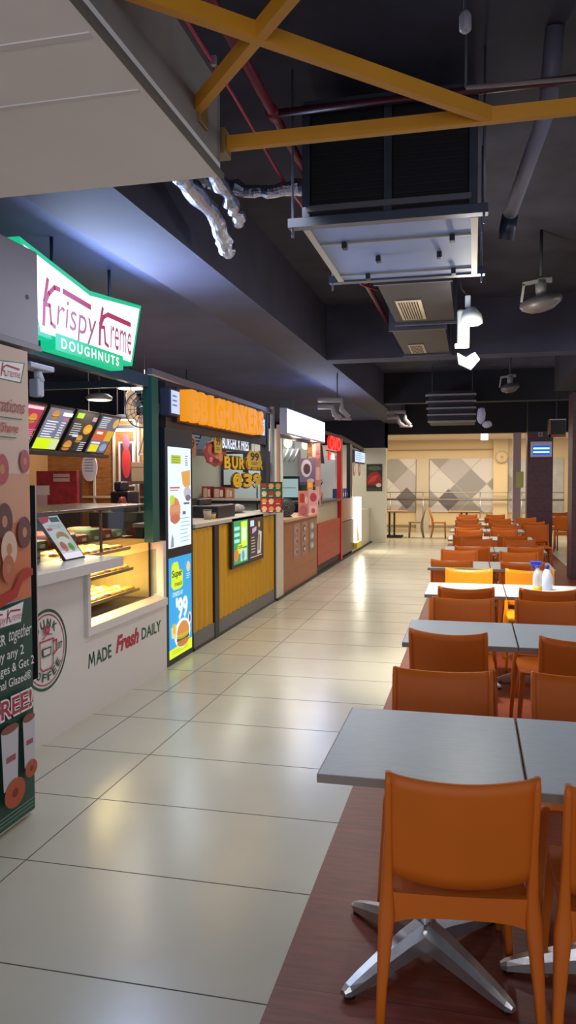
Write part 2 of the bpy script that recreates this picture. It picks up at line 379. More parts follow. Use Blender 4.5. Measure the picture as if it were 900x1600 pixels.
# white dropped soffit (upper left, close to the camera)
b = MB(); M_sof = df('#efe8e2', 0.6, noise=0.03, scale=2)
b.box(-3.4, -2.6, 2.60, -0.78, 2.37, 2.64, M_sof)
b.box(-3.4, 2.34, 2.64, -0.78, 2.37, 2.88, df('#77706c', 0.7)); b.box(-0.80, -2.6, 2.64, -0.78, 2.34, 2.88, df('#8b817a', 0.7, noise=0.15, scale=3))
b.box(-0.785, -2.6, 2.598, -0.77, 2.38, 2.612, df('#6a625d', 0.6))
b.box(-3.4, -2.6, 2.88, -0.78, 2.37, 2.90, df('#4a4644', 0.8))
b.box(-3.4, 1.55, 2.597, -0.80, 1.57, 2.60, df('#dfd8d2', 0.6)); b.box(-3.4, 1.8, 2.597, -0.80, 1.815, 2.60, df('#dfd8d2', 0.6))
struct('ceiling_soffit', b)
# orange steel lattice bolted to it
lf = thing('lattice_frame', (-0.3, 2.2, 2.7), 'orange painted square tube lattice fixed to the edge of the white soffit', 'frame')
M_or = df('#cf8c1e', 0.5, noise=0.05, scale=5)
zt = 2.72
def lat(a, b_, dz=0): MB().bar((a[0], a[1], zt+dz), (b_[0], b_[1], zt+dz), 0.026, 0.042, M_or).build('bar', lf)
lat((-0.84, 2.42), (1.6, 2.42)); lat((-0.98, 1.37), (0.04, 2.42), .0015); lat((-0.83, 2.22), (0.0, 1.26), .003)
for x, y in ((-0.80, 2.42), (-0.80, 2.2)): MB().rbox(x-0.02, y-0.035, zt-0.04, x+0.03, y+0.035, zt+0.04, df('#8a6a3a', 0.5), 0.004).build('mounting_bracket', lf)

# ================================================================== CHAIRS AND TABLES
M_ch = df('#cc6618', 0.5, noise=0.03, scale=4, spec=0.3)
def make_chair(name, label, mt, group):
    t = thing(name, (0, 0, 0), label, 'chair', group)
    # backrest shell
    nx, nz = 14, 8; fr = []; bk = []
    for j in range(nz+1):
        for i in range(nx+1):
            s_ = -1+2*i/nx; q = s_*s_
            zb = 0.494+0.03*q; ztp = 0.812+0.018*q+ (0.004 if abs(s_) > .9 else 0)
            z = zb+(ztp-zb)*j/nz; wx = 0.203+0.004*(1-(z-0.47)/0.36)
            y = -0.205-0.062*(z-0.47)/0.36-0.026*(1-q)
            fr.append((s_*wx, y+0.008, z)); bk.append((s_*wx, y-0.008, z))
    n_ = len(fr); W_ = nx+1; fs = []
    for j in range(nz):
        for i in range(nx):
            a = j*W_+i; fs += [(a, a+1, a+W_+1, a+W_), (n_+a, n_+a+W_, n_+a+W_+1, n_+a+1)]
    for i in range(nx): fs += [(i, n_+i, n_+i+1, i+1), (nz*W_+i, nz*W_+i+1, n_+nz*W_+i+1, n_+nz*W_+i)]
    for j in range(nz): fs += [(j*W_, (j+1)*W_, n_+(j+1)*W_, n_+j*W_), (j*W_+nx, n_+j*W_+nx, n_+(j+1)*W_+nx, (j+1)*W_+nx)]
    MB().add(fr+bk, fs, mt, True).build('backrest', t)
    # seat
    s2 = []; N = 10
    for j in range(N+1):
        for i in range(N+1):
            u, v = -1+2*i/N, -1+2*j/N; x = u*0.205*(1-0.03*(v < 0)); y = v*0.21+0.01
            z = 0.455-0.010*(1-u*u)*(1-v*v)-(0.012*max(0, v-0.7)/0.3)**1-(0.004*(abs(u) > .9))
            s2.append((x, y, z))
    low = [(x, y, 0.43) for x, y, z in s2]; n2 = len(s2); W2 = N+1; fs = []
    for j in range(N):
        for i in range(N):
            a = j*W2+i; fs += [(a, a+1, a+W2+1, a+W2), (n2+a, n2+a+W2, n2+a+W2+1, n2+a+1)]
    for i in range(N): fs += [(i, n2+i, n2+i+1, i+1), (N*W2+i, N*W2+i+1, n2+N*W2+i+1, n2+N*W2+i)]
    for j in range(N): fs += [(j*W2, (j+1)*W2, n2+(j+1)*W2, n2+j*W2), (j*W2+N, n2+j*W2+N, n2+(j+1)*W2+N, (j+1)*W2+N)]
    MB().add(s2+low, fs, mt, False).build('seat', t)
    for s_ in (-1, 1):
        MB().legs([(s_*0.230, -0.272, 0, .011, .013), (s_*0.219, -0.245, 0.2, .015, .017), (s_*0.206, -0.215, 0.40, .024, .024), (s_*0.203, -0.208, 0.47, .017, .020),
                   (s_*0.202, -0.232, 0.62, .011, .017), (s_*0.203, -0.262, 0.80, .010, .015), (s_*0.203, -0.264, 0.832, .008, .011)], mt).build('leg', t)
        MB().legs([(s_*0.218, 0.232, 0, .011, .012), (s_*0.207, 0.215, 0.2, .014, .015), (s_*0.192, 0.195, 0.42, .018, .022), (s_*0.190, 0.195, 0.445, .018, .022)], mt).build('leg', t)
    r = MB(); P_ = []
    for i in range(9):
        x = -0.195+0.39*i/8; q = (x/0.195)**2; P_.append((x, 0.395-0.02*q*q, 0.462+0.004*q))
    vs = [(x, y, z) for x, a, b2 in P_ for (y, z) in ((-0.222, a), (-0.200, a), (-0.200, b2), (-0.222, b2))]
    fs = [(i*4+k, i*4+(k+1) % 4, (i+1)*4+(k+1) % 4, (i+1)*4+k) for i in range(8) for k in range(4)]+[(0, 1, 2, 3), (35, 34, 33, 32)]
    r.add(vs, fs, mt); r.build('rear_rail', t)
    for s_ in (-1, 1): MB().rbox(s_*0.192-0.012, -0.2, 0.405, s_*0.192+0.012, 0.19, 0.44, mt, 0.006).build('side_rail', t)
    return t
CH_BACK = 0.262
M_alu = df('#c4c2c0', 0.30, 0.85, noise=0.06, scale=20)
def laminate():
    mt = df('#c3c9ca', 0.36, noise=0.06, scale=30, stretch=(0.5, 6, 1), spec=0.5); return mt
def make_table(name, label, group, base_turn=50):
    t = thing(name, (0, 0, 0), label, 'table', group)
    tp = MB(); tp.rbox(-0.305, -0.355, 0.722, 0.305, 0.355, 0.75, laminate(), 0.002); tp = tp.build('tabletop', t)
    eb = MB()
    for (x0, y0, x1, y1) in ((-0.308, -0.358, 0.308, -0.355), (-0.308, 0.355, 0.308, 0.358), (-0.308, -0.355, -0.305, 0.355), (0.305, -0.355, 0.308, 0.355)):
        eb.box(x0, y0, 0.7225, x1, y1, 0.7485, df('#8a7f74', 0.5))
    eb.build('edge_band', tp)
    MB().lathe([(0.16, 0.700), (0.16, 0.722)], (0, 0, 0), df('#2a2827', 0.5), 4).build('top_plate', t)
    MB().lathe([(0.038, 0.10), (0.026, 0.125), (0.024, 0.13), (0.024, 0.70)], (0, 0, 0), M_alu, 20).build('column', t)
    hub = MB().lathe([(0.03, 0.045), (0.048, 0.055), (0.05, 0.11), (0.04, 0.125), (0.026, 0.128)], (0, 0, 0), M_alu, 20).build('hub', t)
    for k in range(4):
        a = R(base_turn+90*k); d = Vector((math.cos(a), math.sin(a), 0)); p = Vector((-math.sin(a), math.cos(a), 0)); vs = []
        sec = [(0.03, 0.045, 0.135, 0.036), (0.10, 0.040, 0.122, 0.033), (0.20, 0.028, 0.094, 0.029), (0.30, 0.016, 0.062, 0.024), (0.352, 0.012, 0.042, 0.020), (0.372, 0.014, 0.030, 0.012)]
        for (r_, zb, zt_, hw) in sec:
            for (q, z) in ((-hw, zb), (hw, zb), (hw, zb+(zt_-zb)*0.6), (hw*0.55, zt_), (-hw*0.55, zt_), (-hw, zb+(zt_-zb)*0.6)): vs.append(d*r_+p*q+Vector((0, 0, z)))
        n = 6; fs = [(i*n+j, i*n+(j+1) % n, (i+1)*n+(j+1) % n, (i+1)*n+j) for i in range(len(sec)-1) for j in range(n)]+[(5, 4, 3, 2, 1, 0), tuple(range(30, 36))]
        lg = MB().add(vs, fs, M_alu).build('leg', t)
        gx, gy = (d*0.345)[:2]; MB().lathe([(0.018, 0), (0.018, 0.016)], (gx, gy, 0), df('#1a1918', 0.6), 12).build('foot_glide', lg)
    return t
ORD = ['first', 'second', 'third', 'fourth', 'fifth', 'sixth', 'seventh', 'eighth', 'ninth', 'tenth']
chair0 = make_chair('dining_chair', 'x', M_ch, 'orange chairs along the dining tables')
table0 = make_table('dining_table', 'x', 'grey dining tables in the row')
table1 = make_table('dining_table', 'x', 'grey dining tables in the row', 3)
usedc = [False]; usedt = [False]
def chair_at(xc, yback, facing, label, rz=0.0, group='orange chairs along the dining tables'):
    rot = (0 if facing > 0 else math.pi)+R(rz); y = yback+CH_BACK*math.cos(rot); xc = xc-CH_BACK*math.sin(rot)
    if not usedc[0]:
        usedc[0] = True; chair0.location = (xc, y, 0); chair0.rotation_euler = (0, 0, rot); chair0['label'] = label; return chair0
    return dup(chair0, (xc, y, 0), rot, label, group)
chair1 = make_chair('dining_chair', 'x', df('#f09c0e', 0.38, noise=0.03, scale=4), 'orange chairs along the dining tables')  # orange chair copy, floodlight yellow put into its colour
def table_at(xc, yc, label):
    if not usedt[0]:
        usedt[0] = True; table0.location = (xc, yc, 0); table0['label'] = label; return table0
    return dup(table0, (xc, yc, 0), 0, label)
#       tableLx, frontY, nearL(x,y), farL, nearR, farR
rows = [(-0.152, 2.305, (-0.025, 2.18), (-0.125, 3.385), (0.455, 2.17), (0.455, 3.42)),
        (-0.070, 4.300, (-0.130, 4.27), (-0.065, 5.49), (0.550, 4.22), (0.490, 5.49)),
        (-0.060, 6.150, (-0.050, 6.06), (-0.035, 7.32), (0.550, 6.08), (0.500, 7.34)),
        (-0.140, 8.000, (-0.210, 8.10), (-0.155, 9.27), (0.480, 8.02), (0.500, 9.10)),
        (-0.050, 9.900, (-0.010, 9.80), (0.050, 11.05), (0.620, 9.85), (0.610, 11.0)),
        (-0.060, 11.80, (-0.080, 11.75), (-0.06, 13.0), (0.560, 11.8), (0.480, 13.1)),
        (-0.080, 13.70, (-0.100, 13.65), (-0.06, 14.85), (0.520, 13.7), (0.560, 14.8)),
        (-0.060, 15.55, (-0.130, 15.5), (-0.10, 16.7), (0.500, 15.5), (0.540, 16.7)),
        (-0.080, 17.40, (-0.150, 17.4), (-0.12, 18.6), (0.450, 17.4), (0.500, 18.6))]
for i, (tx, fy, nl, fl, nr, fr_) in enumerate(rows):
    q = ORD[i]
    table_at(tx, fy+0.357, 'grey laminate table on the aisle side of the %s table row from the camera' % q)
    lab_r = 'grey laminate table on the right side of the %s table row from the camera' % q
    if i == 0: table1.location = (tx+0.622, fy+0.357, 0); table1['label'] = lab_r
    else: dup(table1, (tx+0.622, fy+0.357, 0), 0, lab_r)
    chair_at(nl[0], nl[1], 1, 'orange plastic chair, back to the camera, at the aisle-side table of the %s row' % q, (7, -7, 4, 2, 0, 1, 0, -2, 1)[i])
    chair_at(nr[0], nr[1], 1, 'orange plastic chair, back to the camera, at the right-side table of the %s row' % q, (0.5, -2, 0, 0, 1, 0, 2, 0, 0)[i])
    if i == 2:
        chair1.location = (fl[0], fl[1]-CH_BACK, 0); chair1.rotation_euler = (0, 0, math.pi); chair1['label'] = 'orange chair with floodlight put into its colour, behind the aisle-side table of the third row'
        dup(chair1, (fr_[0], fr_[1]-CH_BACK, 0), math.pi, 'orange chair with floodlight put into its colour, behind the spray bottle at the right-side table of the third row'); continue
    chair_at(fl[0], fl[1], -1, 'orange plastic chair facing the camera behind the aisle-side table of the %s row' % q, (1, 0, 0.5, -1, 2, 0, 1, 0, 0)[i])
    chair_at(fr_[0], fr_[1], -1, 'orange plastic chair facing the camera behind the right-side table of the %s row' % q, (0, 1, 0, 3, 0, 1, 0, 0, 0)[i])
chair_at(1.10, 14.6, -1, 'orange chair on its own to the right of the seventh row, facing the camera', 3)
chair_at(1.12, 15.62, 1, 'orange chair behind the lone right-hand chair, back to the camera', 0)
chair_at(1.09, 17.3, -1, 'orange chair just in front of the blue-lamp column', 0)
# chairs seen in the gap between the columns, at a high table
dup(chair0, (1.98, 18.3, 0), R(-6), 'orange chair seen in the gap between the two maroon columns, back to the camera', 'orange chairs behind the columns')
dup(chair0, (2.02, 19.75, 0), R(180), 'orange chair farther back in the gap between the columns, behind the pale table', 'orange chairs behind the columns')
tb = thing('side_table', (2.1, 19.0, 0), 'pale table with thin dark legs in the gap between the maroon columns', 'table')
MB().rbox(1.82, 18.7, 0.735, 2.5, 19.3, 0.76, df('#d8d2c8', 0.4), 0.004).build('tabletop', tb)
for x in (1.88, 2.44):
    for y in (18.76, 19.24): MB().tube([(x, y, 0), (x, y, 0.735)], 0.014, df('#2a2524', 0.4)).build('leg', tb)
# far bistro tables and chairs
def bistro_table(x, y, lab):
    t = thing('bistro_table', (x, y, 0), lab, 'table', 'brown bistro tables at the far wall')
    MB().rbox(x-0.42, y-0.35, 0.72, x+0.42, y+0.35, 0.75, df('#b07c4c', 0.4), 0.004).build('tabletop', t)
    for dx in (-0.07, 0.07): MB().box(x+dx-0.025, y-0.025, 0.05, x+dx+0.025, y+0.025, 0.72, df('#2a2422', 0.5)).build('column', t)
    for dy in (-0.22, 0.22): MB().rbox(x-0.3, y+dy-0.03, 0.0, x+0.3, y+dy+0.03, 0.05, df('#241f1e', 0.5), 0.006).build('foot', t)
    MB().box(x-0.03, y-0.2, 0.01, x+0.03, y+0.2, 0.05, df('#241f1e', 0.5)).build('foot_bar', t)
    return t
bistro_table(-2.25, 22.2, 'brown bistro table beside the white stall end wall'); bistro_table(-0.25, 22.2, 'brown bistro table behind the last orange chairs')
def side_chair(x, y, rz, mt, lab):
    t = thing('side_chair', (0, 0, 0), lab, 'chair')
    for s_ in (-1, 1):
        MB().tube([(s_*0.19, -0.20, 0), (s_*0.19, -0.14, 0.3), (s_*0.18, -0.16, 0.5), (s_*0.17, -0.25, 0.84)], [0.016, 0.022, 0.02, 0.014], mt).build('leg', t)
        MB().tube([(s_*0.19, 0.2, 0), (s_*0.18, 0.18, 0.43)], [0.014, 0.02], mt).build('leg', t)
    MB().rbox(-0.2, -0.18, 0.42, 0.2, 0.21, 0.45, mt, 0.008).build('seat', t)
    for z, y_ in ((0.78, -0.232), (0.64, -0.198)): MB().rbox(-0.17, y_-0.012, z-0.04, 0.17, y_+0.012, z+0.04, mt, 0.006).build('back_slat', t)
    t.location = (x, y, 0); t.rotation_euler = (0, 0, rz); return t
side_chair(-1.55, 22.1, R(90), df('#8a7a66', 0.4), 'grey-brown side chair drawn up to the bistro table by the white wall')
side_chair(-0.95, 22.1, R(-90), df('#c07a2c', 0.4), 'light orange wooden side chair facing the far right bistro table')

# spray bottle and cleaner bottle on the third table
t = thing('spray_bottle', (0.50, 6.45, 0.75), 'clear spray bottle with blue trigger head and yellow liquid on the third right-hand table', 'bottle')
x, y = 0.50, 6.45
MB().lathe([(0.032, 0.75), (0.036, 0.755), (0.036, 0.88), (0.030, 0.91), (0.014, 0.935), (0.014, 0.95)], (x, y, 0), df('#dfe3e6', 0.2, alpha=0.7)).build('bottle_body', t)
MB().lathe([(0.037, 0.756), (0.037, 0.80)], (x, y, 0), df('#e0b93a', 0.2)).build('liquid', t)
MB().lathe([(0.017, 0.945), (0.017, 0.965)], (x, y, 0), df('#1f46c8', 0.4)).build('collar', t)
MB().rbox(x-0.055, y-0.012, 0.965, x+0.03, y+0.012, 0.995, df('#2450d4', 0.4), 0.005).bar((x-0.03, y, 0.965), (x-0.045, y, 0.925), 0.012, 0.008, df('#2450d4', 0.4), (0, 1, 0)).build('trigger_head', t)
t = thing('cleaner_bottle', (0.55, 6.6, 0.75), 'pale blue plastic jug with blue cap behind the spray bottle', 'bottle')
x, y = 0.585, 6.60
MB().lathe([(0.04, 0.75), (0.045, 0.76), (0.045, 0.85), (0.026, 0.90), (0.016, 0.92)], (x, y, 0), df('#c9cfe6', 0.3)).build('bottle_body', t)
MB().lathe([(0.018, 0.92), (0.018, 0.95), (0.01, 0.955)], (x, y, 0), df('#26398f', 0.4)).build('cap', t)

# ================================================================== DOUGHNUT STALL
XS = -2.6
M_wh = df('#d9d2cd', 0.35)
M_gr = df('#1f5a4c', 0.4)
k = thing('doughnut_counter', (XS, 4.8, 0), 'long white doughnut stall counter front with coffee badge and slogan', 'counter')
p = MB(); p.box(XS-0.12, 2.4, 0, XS, 4.87, 1.04, M_wh); p.box(XS-0.12, 6.27, 0, XS, 6.33, 1.12, M_wh); p.box(XS-0.12, 4.87, 0, XS, 6.27, 0.60, M_wh)
p.box(XS-0.55, 2.4, 0.0, XS-0.5, 4.87, 1.0, df('#57504c')); p.build('front_panel', k)
p = MB(); p.box(XS-0.02, 4.86, 0.57, XS+0.03, 6.29, 0.63, M_wh); p.box(XS-0.02, 4.86, 0.631, XS+0.03, 4.90, 1.02, M_wh)
p.add([(XS+0.03, 4.9, 0.63), (XS+0.03, 6.26, 0.63), (XS-0.08, 6.26, 0.65), (XS-0.08, 4.9, 0.65)], [(0, 1, 2, 3)], df('#c9bcab', 0.4)); p.build('window_surround', k)
p = MB(); p.rbox(XS-0.55, 2.4, 1.03, XS+0.15, 5.17, 1.10, df('#cfc8c3', 0.3), 0.004); p.build('ledge', k)
a = side(XS+0.001); cx, cz = 4.36, 0.585; gr = df('#174f3c', 0.5); rd = df('#b0203f', 0.5)
a = a; a.ring(cx, cz, 0.238, 0.256, gr); a.ring(cx, cz, 0.216, 0.224, rd)
for i, ch in enumerate('DUNK'):
    an = R(128-i*25); r_ = 0.168; X_, Y_ = cx+r_*math.cos(an), cz+r_*math.sin(an); a.text(ch, X_-.024, Y_-.027, X_+.024, Y_+.027, gr, 0.02, rot=math.degrees(an)-90)
for i, ch in enumerate('COFFEE'):
    an = R(217+i*21); r_ = 0.172; X_, Y_ = cx+r_*math.cos(an), cz+r_*math.sin(an); a.text(ch, X_-.022, Y_-.026, X_+.022, Y_+.026, gr, 0.02, rot=math.degrees(an)+90)
a.text('19', cx-.19, cz-.022, cx-.135, cz+.022, gr, 0.02); a.text('37', cx+.135, cz-.022, cx+.19, cz+.022, gr, 0.02)
a.stroke([(cx-.08, cz+.06), (cx-.075, cz-.1), (cx-.05, cz-.125), (cx+.05, cz-.125), (cx+.075, cz-.1), (cx+.08, cz+.06)], 0.009, rd, True)
a.stroke([(cx+.08, cz+.04), (cx+.115, cz+.045), (cx+.12, cz-.02), (cx+.078, cz-.045)], 0.012, rd)
a.poly([(cx-.05, cz-.04), (cx+.045, cz-.04), (cx+.052, cz+.015), (cx-.055, cz+.015)], gr); a.poly([(cx-.038, cz-.03), (cx+.034, cz-.03), (cx+.04, cz+.006), (cx-.042, cz+.006)], M_wh)
a.stroke([(cx-.05, cz+.075), (cx+.0, cz+.10), (cx+.06, cz+.09)], 0.008, rd); a.ring(cx+.005, cz+.125, 0.012, 0.03, rd, 16); a.stroke([(cx-.05, cz+.1), (cx-.04, cz+.14), (cx-.02, cz+.15)], 0.008, rd)
a.bld('badge_print', k, 'round green and red coffee badge print')
a = side(XS+0.001); a.stroke([(4.91, .34), (4.925, .43), (4.955, .365), (4.985, .435), (5.0, .34)], .016, gr); a.text('ADE', 5.02, .337, 5.26, .437, gr, 0.02); a.bld('slogan_word', k, 'green word MADE')
a = side(XS+0.001); a.text('Fresh', 5.33, .345, 5.75, .475, rd, 0.045, 0.3); a.bld('slogan_word', k, 'red slanted word Fresh')
a = side(XS+0.001); a.text('DAILY', 5.80, .355, 6.20, .45, gr, 0.02); a.bld('slogan_word', k, 'green word DAILY')
# corner post + header
k = thing('stall_frame', (XS, 6.2, 0), 'dark green corner post and header beam of the doughnut stall', 'frame')
MB().box(XS-0.10, 6.10, 1.12, XS-0.02, 6.24, 2.52, M_gr).build('post', k); MB().box(XS-0.10, 2.6, 2.42, XS-0.04, 6.24, 2.52, df('#1d3f52', 0.5)).build('header', k)
MB().bar((XS-0.1, 6.2, 2.47), (-4.5, 6.2, 2.47), 0.06, 0.06, df('#2c3446', 0.5)).build('cross_beam', k)
# display case
k = thing('display_case', (-2.95, 5.55, 0), 'glass doughnut display case with warm light and three shelves', 'display case')
M_g = glass('#dfe6e2', 0.03, 0.08); M_br = df('#4a3028', 0.4); M_gold = df('#c79a5a', 0.4)
c0, c1 = 4.92, 6.25
MB().box(-3.4, c0, 0.62, -3.38, c1, 1.44, M_br).build('back_panel', k)
MB().box(-3.38, 6.22, 0.64, -2.72, 6.24, 1.14, df('#d8b878', 0.4)).build('side_panel', k)
MB().box(-3.38, c0, 0.60, -2.70, 6.24, 0.64, M_br).build('bottom_panel', k)
MB().rbox(-3.4, 4.3, 1.425, -2.68, 6.26, 1.445, df('#5b4238', 0.25), 0.003).build('top_panel', k)
MB().box(-2.70, 4.35, 1.12, -2.694, 6.2, 1.425, M_g).build('front_glass', k)
MB().box(-2.64, c0, 0.68, -2.634, 6.2, 1.06, M_g).build('front_glass', k)
for y in (4.36, 5.3, 6.2): MB().box(-2.705, y, 1.11, -2.69, y+0.02, 1.43, M_br).build('mullion', k)
trays = [(0.71, 5.0, 6.12), (0.90, 5.0, 6.0), (1.075, 5.0, 5.95)]
for z, y0, y1 in trays: MB().box(-3.3, y0, z, -2.76, y1, z+0.008, df('#8f8a84', 0.3, 0.7)).box(-2.765, y0, z, -2.755, y1, z+0.025, df('#b9a98c', 0.3, 0.6)).build('shelf', k)
MB().box(-3.3, 4.5, 1.18, -2.76, 6.0, 1.188, df('#8f8a84', 0.3, 0.7)).build('shelf', k)
for z in (1.06, 0.885): MB().box(-3.2, 5.0, z, -3.16, 5.9, z+0.008, em('#ffdc90', 9)).build('light_strip', k)
MB().box(-3.0, 5.0, 1.165, -2.96, 5.9, 1.173, em('#ffe2a0', 9)).build('light_strip', k)
area('case_lamp', (-2.95, 5.5, 1.06), (0.3, 0.9), 26.0, (1.0, 0.72, 0.34)); area('case_lamp', (-2.95, 5.5, 0.885), (0.3, 0.9), 26.0, (1.0, 0.72, 0.34)); area('case_lamp', (-2.95, 5.5, 1.165), (0.3, 0.9), 10.0, (1.0, 0.75, 0.4))
area('case_lamp', (-2.95, 5.1, 1.41), (0.3, 1.3), 9.0, (1.0, 0.85, 0.65))
def doughnut(c, kind):
    t = thing('doughnut', c, '', 'doughnut')
    MB().torus((c[0], c[1], c[2]+0.018), 0.030, 0.018, df('#c98436', 0.5), 14, 8).build('dough', t)
    MB().torus((c[0], c[1], c[2]+0.022), 0.030, 0.0165, df(kind, 0.15, coat=0.5), 14, 8, 0.95).build('glaze', t)
    return t
protos = [doughnut((0, 0, 0), h) for h in ('#e8a848', '#7a3a22', '#efe3cf')]
labs = ['golden glazed ring doughnut', 'chocolate ring doughnut', 'white iced ring doughnut']; lev = ['bottom', 'middle', 'top']
first = [True, True, True]
for li, (z, y0, y1) in enumerate(trays):
    for r_ in range(4):
        n = int((y1-y0)/0.11)
        for c_ in range(n):
            kd = (2 if (c_+r_) % 7 == 3 else 1 if (c_+2*r_) % 9 == 5 else 0)
            loc = (-2.82-r_*0.115, y0+0.06+c_*0.11, z+0.0082); lb = '%s on the %s shelf of the display case' % (labs[kd], lev[li]); g = '%ss on the %s shelf' % (labs[kd], lev[li])
            if first[kd]: protos[kd].location = loc; protos[kd]['label'] = lb; protos[kd]['group'] = g; first[kd] = False
            else: dup(protos[kd], loc, 0, lb, g)
pk = None; cl = ['#7f8f5a', '#b06a4a', '#a84a3a', '#c9b08a']
for i in range(14):
    x, y = -2.84-(i % 2)*0.17, 4.62+(i//2)*0.19; h = cl[i % 4]
    t = thing('pastry_pack', (x, y, 1.188), ('green', 'tan', 'red', 'cream')[i % 4]+' wrapped pack on the top case shelf, %s along the %s line' % (ORD[i//2], ('front', 'rear')[i % 2]), 'pastry pack', 'wrapped packs in the top of the case')
    MB().rbox(x-0.075, y-0.085, 1.189, x+0.07, y+0.085, 1.25+0.015*(i % 3), df(h, 0.35, noise=0.2, scale=20), 0.018).build('wrapper', t)
    MB().rbox(x+0.055, y-0.03, 1.20, x+0.073, y+0.03, 1.225, df('#e9e2d6', 0.5), 0.002).build('sticker', t)
# counter tablet screen
t = thing('counter_display', (-2.75, 4.9, 1.10), 'slim tilted menu display standing on the white ledge', 'display')
O = Vector((-2.68, 4.77, 1.105)); u = Vector((-0.0, 0.25, 0.0)); v = Vector((-0.10, -0.19, 0.30))
un, vn = u.normalized(), (v-u.normalized()*v.dot(u.normalized())).normalized()
a = Art(O, u, v, 0.0006)
def sk(pts): return [(p_[0]*0.25+p_[1]*(-0.19), p_[1]*0.316) for p_ in pts]
class Skew(Art):
    def P(s, a_, b_, h=0): return s.o+u*a_+v*b_+s.n*(s.k*s.step+h)
a = Skew(O, u, (-0.316, 0, 0.95), 0.0006)
a.rect(-0.05, -0.02, 1.05, 1.03, df('#17161a', 0.3)); a.rect(0, 0.02, 1, 1, em('#e9e4ee', 0.95)); a.poly([(0, 1), (.0, .84), (.35, .88), (.55, 1)], em('#c8284a', 0.9)); a.rect(.05, .68, .3, .74, em('#d83a68', .9))
a.ell(.55, .52, .3, .12, em('#c59a70', .9)); a.ell(.5, .44, .26, .09, em('#f2f0f2', 1)); a.ell(.66, .27, .13, .1, em('#58b46a', .9)); a.ell(.3, .3, .16, .12, em('#d88a8a', .8)); a.rect(.45, .86, .9, .97, em('#3d5a58', .9)); a.lines(.15, .85, .80, .035, 3, em('#8a8a92', .9), 0.012)
a.bld('screen', t); MB().prism([O+u*-0.05+v*-0.02, O+u*1.05+v*-0.02, O+u*1.05+v*1.03, O+u*-0.05+v*1.03], a.n, -0.018, df('#121114', 0.4)).build('housing', t)
MB().bar(O+u*0.5+v*0.05, O+u*0.5+v*0.05+Vector((-0.1, 0, -0.01)), 0.04, 0.01, df('#121114', 0.4)).build('foot', t)
# black monitor at near end + register shapes behind
t = thing('order_terminal', (-2.43, 3.9, 0.52), 'tall black order screen standing at the banner end of the counter', 'screen')
MB().rbox(XS+0.16, 3.885, 0.52, XS+0.19, 3.955, 1.62, df('#08080b', 0.8, spec=0.1), 0.003).build('panel', t); MB().rbox(XS+0.155, 3.955, 0.52, XS+0.185, 3.972, 1.62, df('#a9a3a5', 0.4), 0.002).build('edge_strip', t)
t = thing('cash_register', (-3.0, 4.75, 1.10), 'dark cash register on the counter behind the slim menu display', 'cash register')
MB().rbox(-3.05, 4.32, 1.10, -2.78, 4.62, 1.22, df('#1e1d22', 0.4), 0.01).build('drawer', t); MB().rbox(-2.98, 4.36, 1.22, -2.94, 4.62, 1.42, df('#14131a', 0.3), 0.006).build('monitor', t); MB().tube([(-2.97, 4.5, 1.2), (-2.97, 4.5, 1.3)], 0.02, df('#1e1d22')).build('stand', t)
# shop sign
sg = thing('shop_sign', (-2.6, 4.9, 2.75), 'glowing white bow-tie doughnut sign with green border over the stall', 'sign')
out = [(4.06, 3.05), (4.90, 2.935), (5.75, 3.015), (5.57, 2.52), (5.38, 2.52), (5.38, 2.46), (4.42, 2.46), (4.42, 2.52), (4.24, 2.52)]
MB().prism([(-2.66, a_, b_) for a_, b_ in out], (1, 0, 0), 0.11, em('#14c890', 0.95)).build('border', sg, 'green light-box border')
a = side(-2.549); a.poly([(4.10, 3.015), (4.90, 2.902), (5.71, 2.983), (5.545, 2.545), (4.27, 2.545)], em('#f4f8ff', 1.7))
rp = '#b83058'
X = lambda t_: 4.24+t_*1.32; Z = lambda t_: 2.56+t_*0.36
r = em(rp, 0.9); wr = 0.022
for cx_, top in ((.05, 1.0), (.60, .93)):
    a.stroke([(X(cx_), Z(.10)), (X(cx_+.01), Z(.5)), (X(cx_+.04), Z(.88*top))], wr*1.5, r)
    a.stroke([(X(cx_+.01), Z(.44)), (X(cx_+.05), Z(.66)), (X(cx_+.10), Z(.80*top)), (X(cx_+.145), Z(.80*top))], wr*1.4, r)
    a.stroke([(X(cx_+.01), Z(.44)), (X(cx_+.055), Z(.46)), (X(cx_+.065), Z(.16)), (X(cx_+.10), Z(.12))], wr*1.2, r)
a.stroke([(X(.23), Z(.80)), (X(.50), Z(.735))], wr*1.7, r); a.stroke([(X(.70), Z(.74)), (X(.98), Z(.74))], wr*1.7, r)
r3 = em('#b0506c', .9)
a.text('rispy', X(.16), Z(.0), X(.565), Z(.66), r3, 0.0, 0.15); a.text('reme', X(.725), Z(.10), X(.99), Z(.56), r3, 0.0, 0.1)
a.bld('face', sg, 'white face with red script')
a = side(-2.548); a.k = 30; a.rect(4.42, 2.46, 5.38, 2.565, em('#12c886', 1.0)); a.text('DOUGHNUTS', 4.49, 2.48, 5.31, 2.545, em('#f0fff8', 1.6), 0.02, spacing=1.35)
a.bld('name_plate', sg, 'green DOUGHNUTS plate')
for y in (4.5, 5.3): MB().tube([(-2.6, y, 2.9), (-2.6, y, 3.18)], 0.012, df('#30323c')).build('hanger', sg)
area('sign_light', (-2.50, 4.95, 2.76), (1.2, 0.4), 50, (0.50, 0.66, 1.0), (90, 0, -90))
point('sign_light', (-2.15, 5.0, 2.75), 22, (0.35, 0.52, 1.0), 0.3)
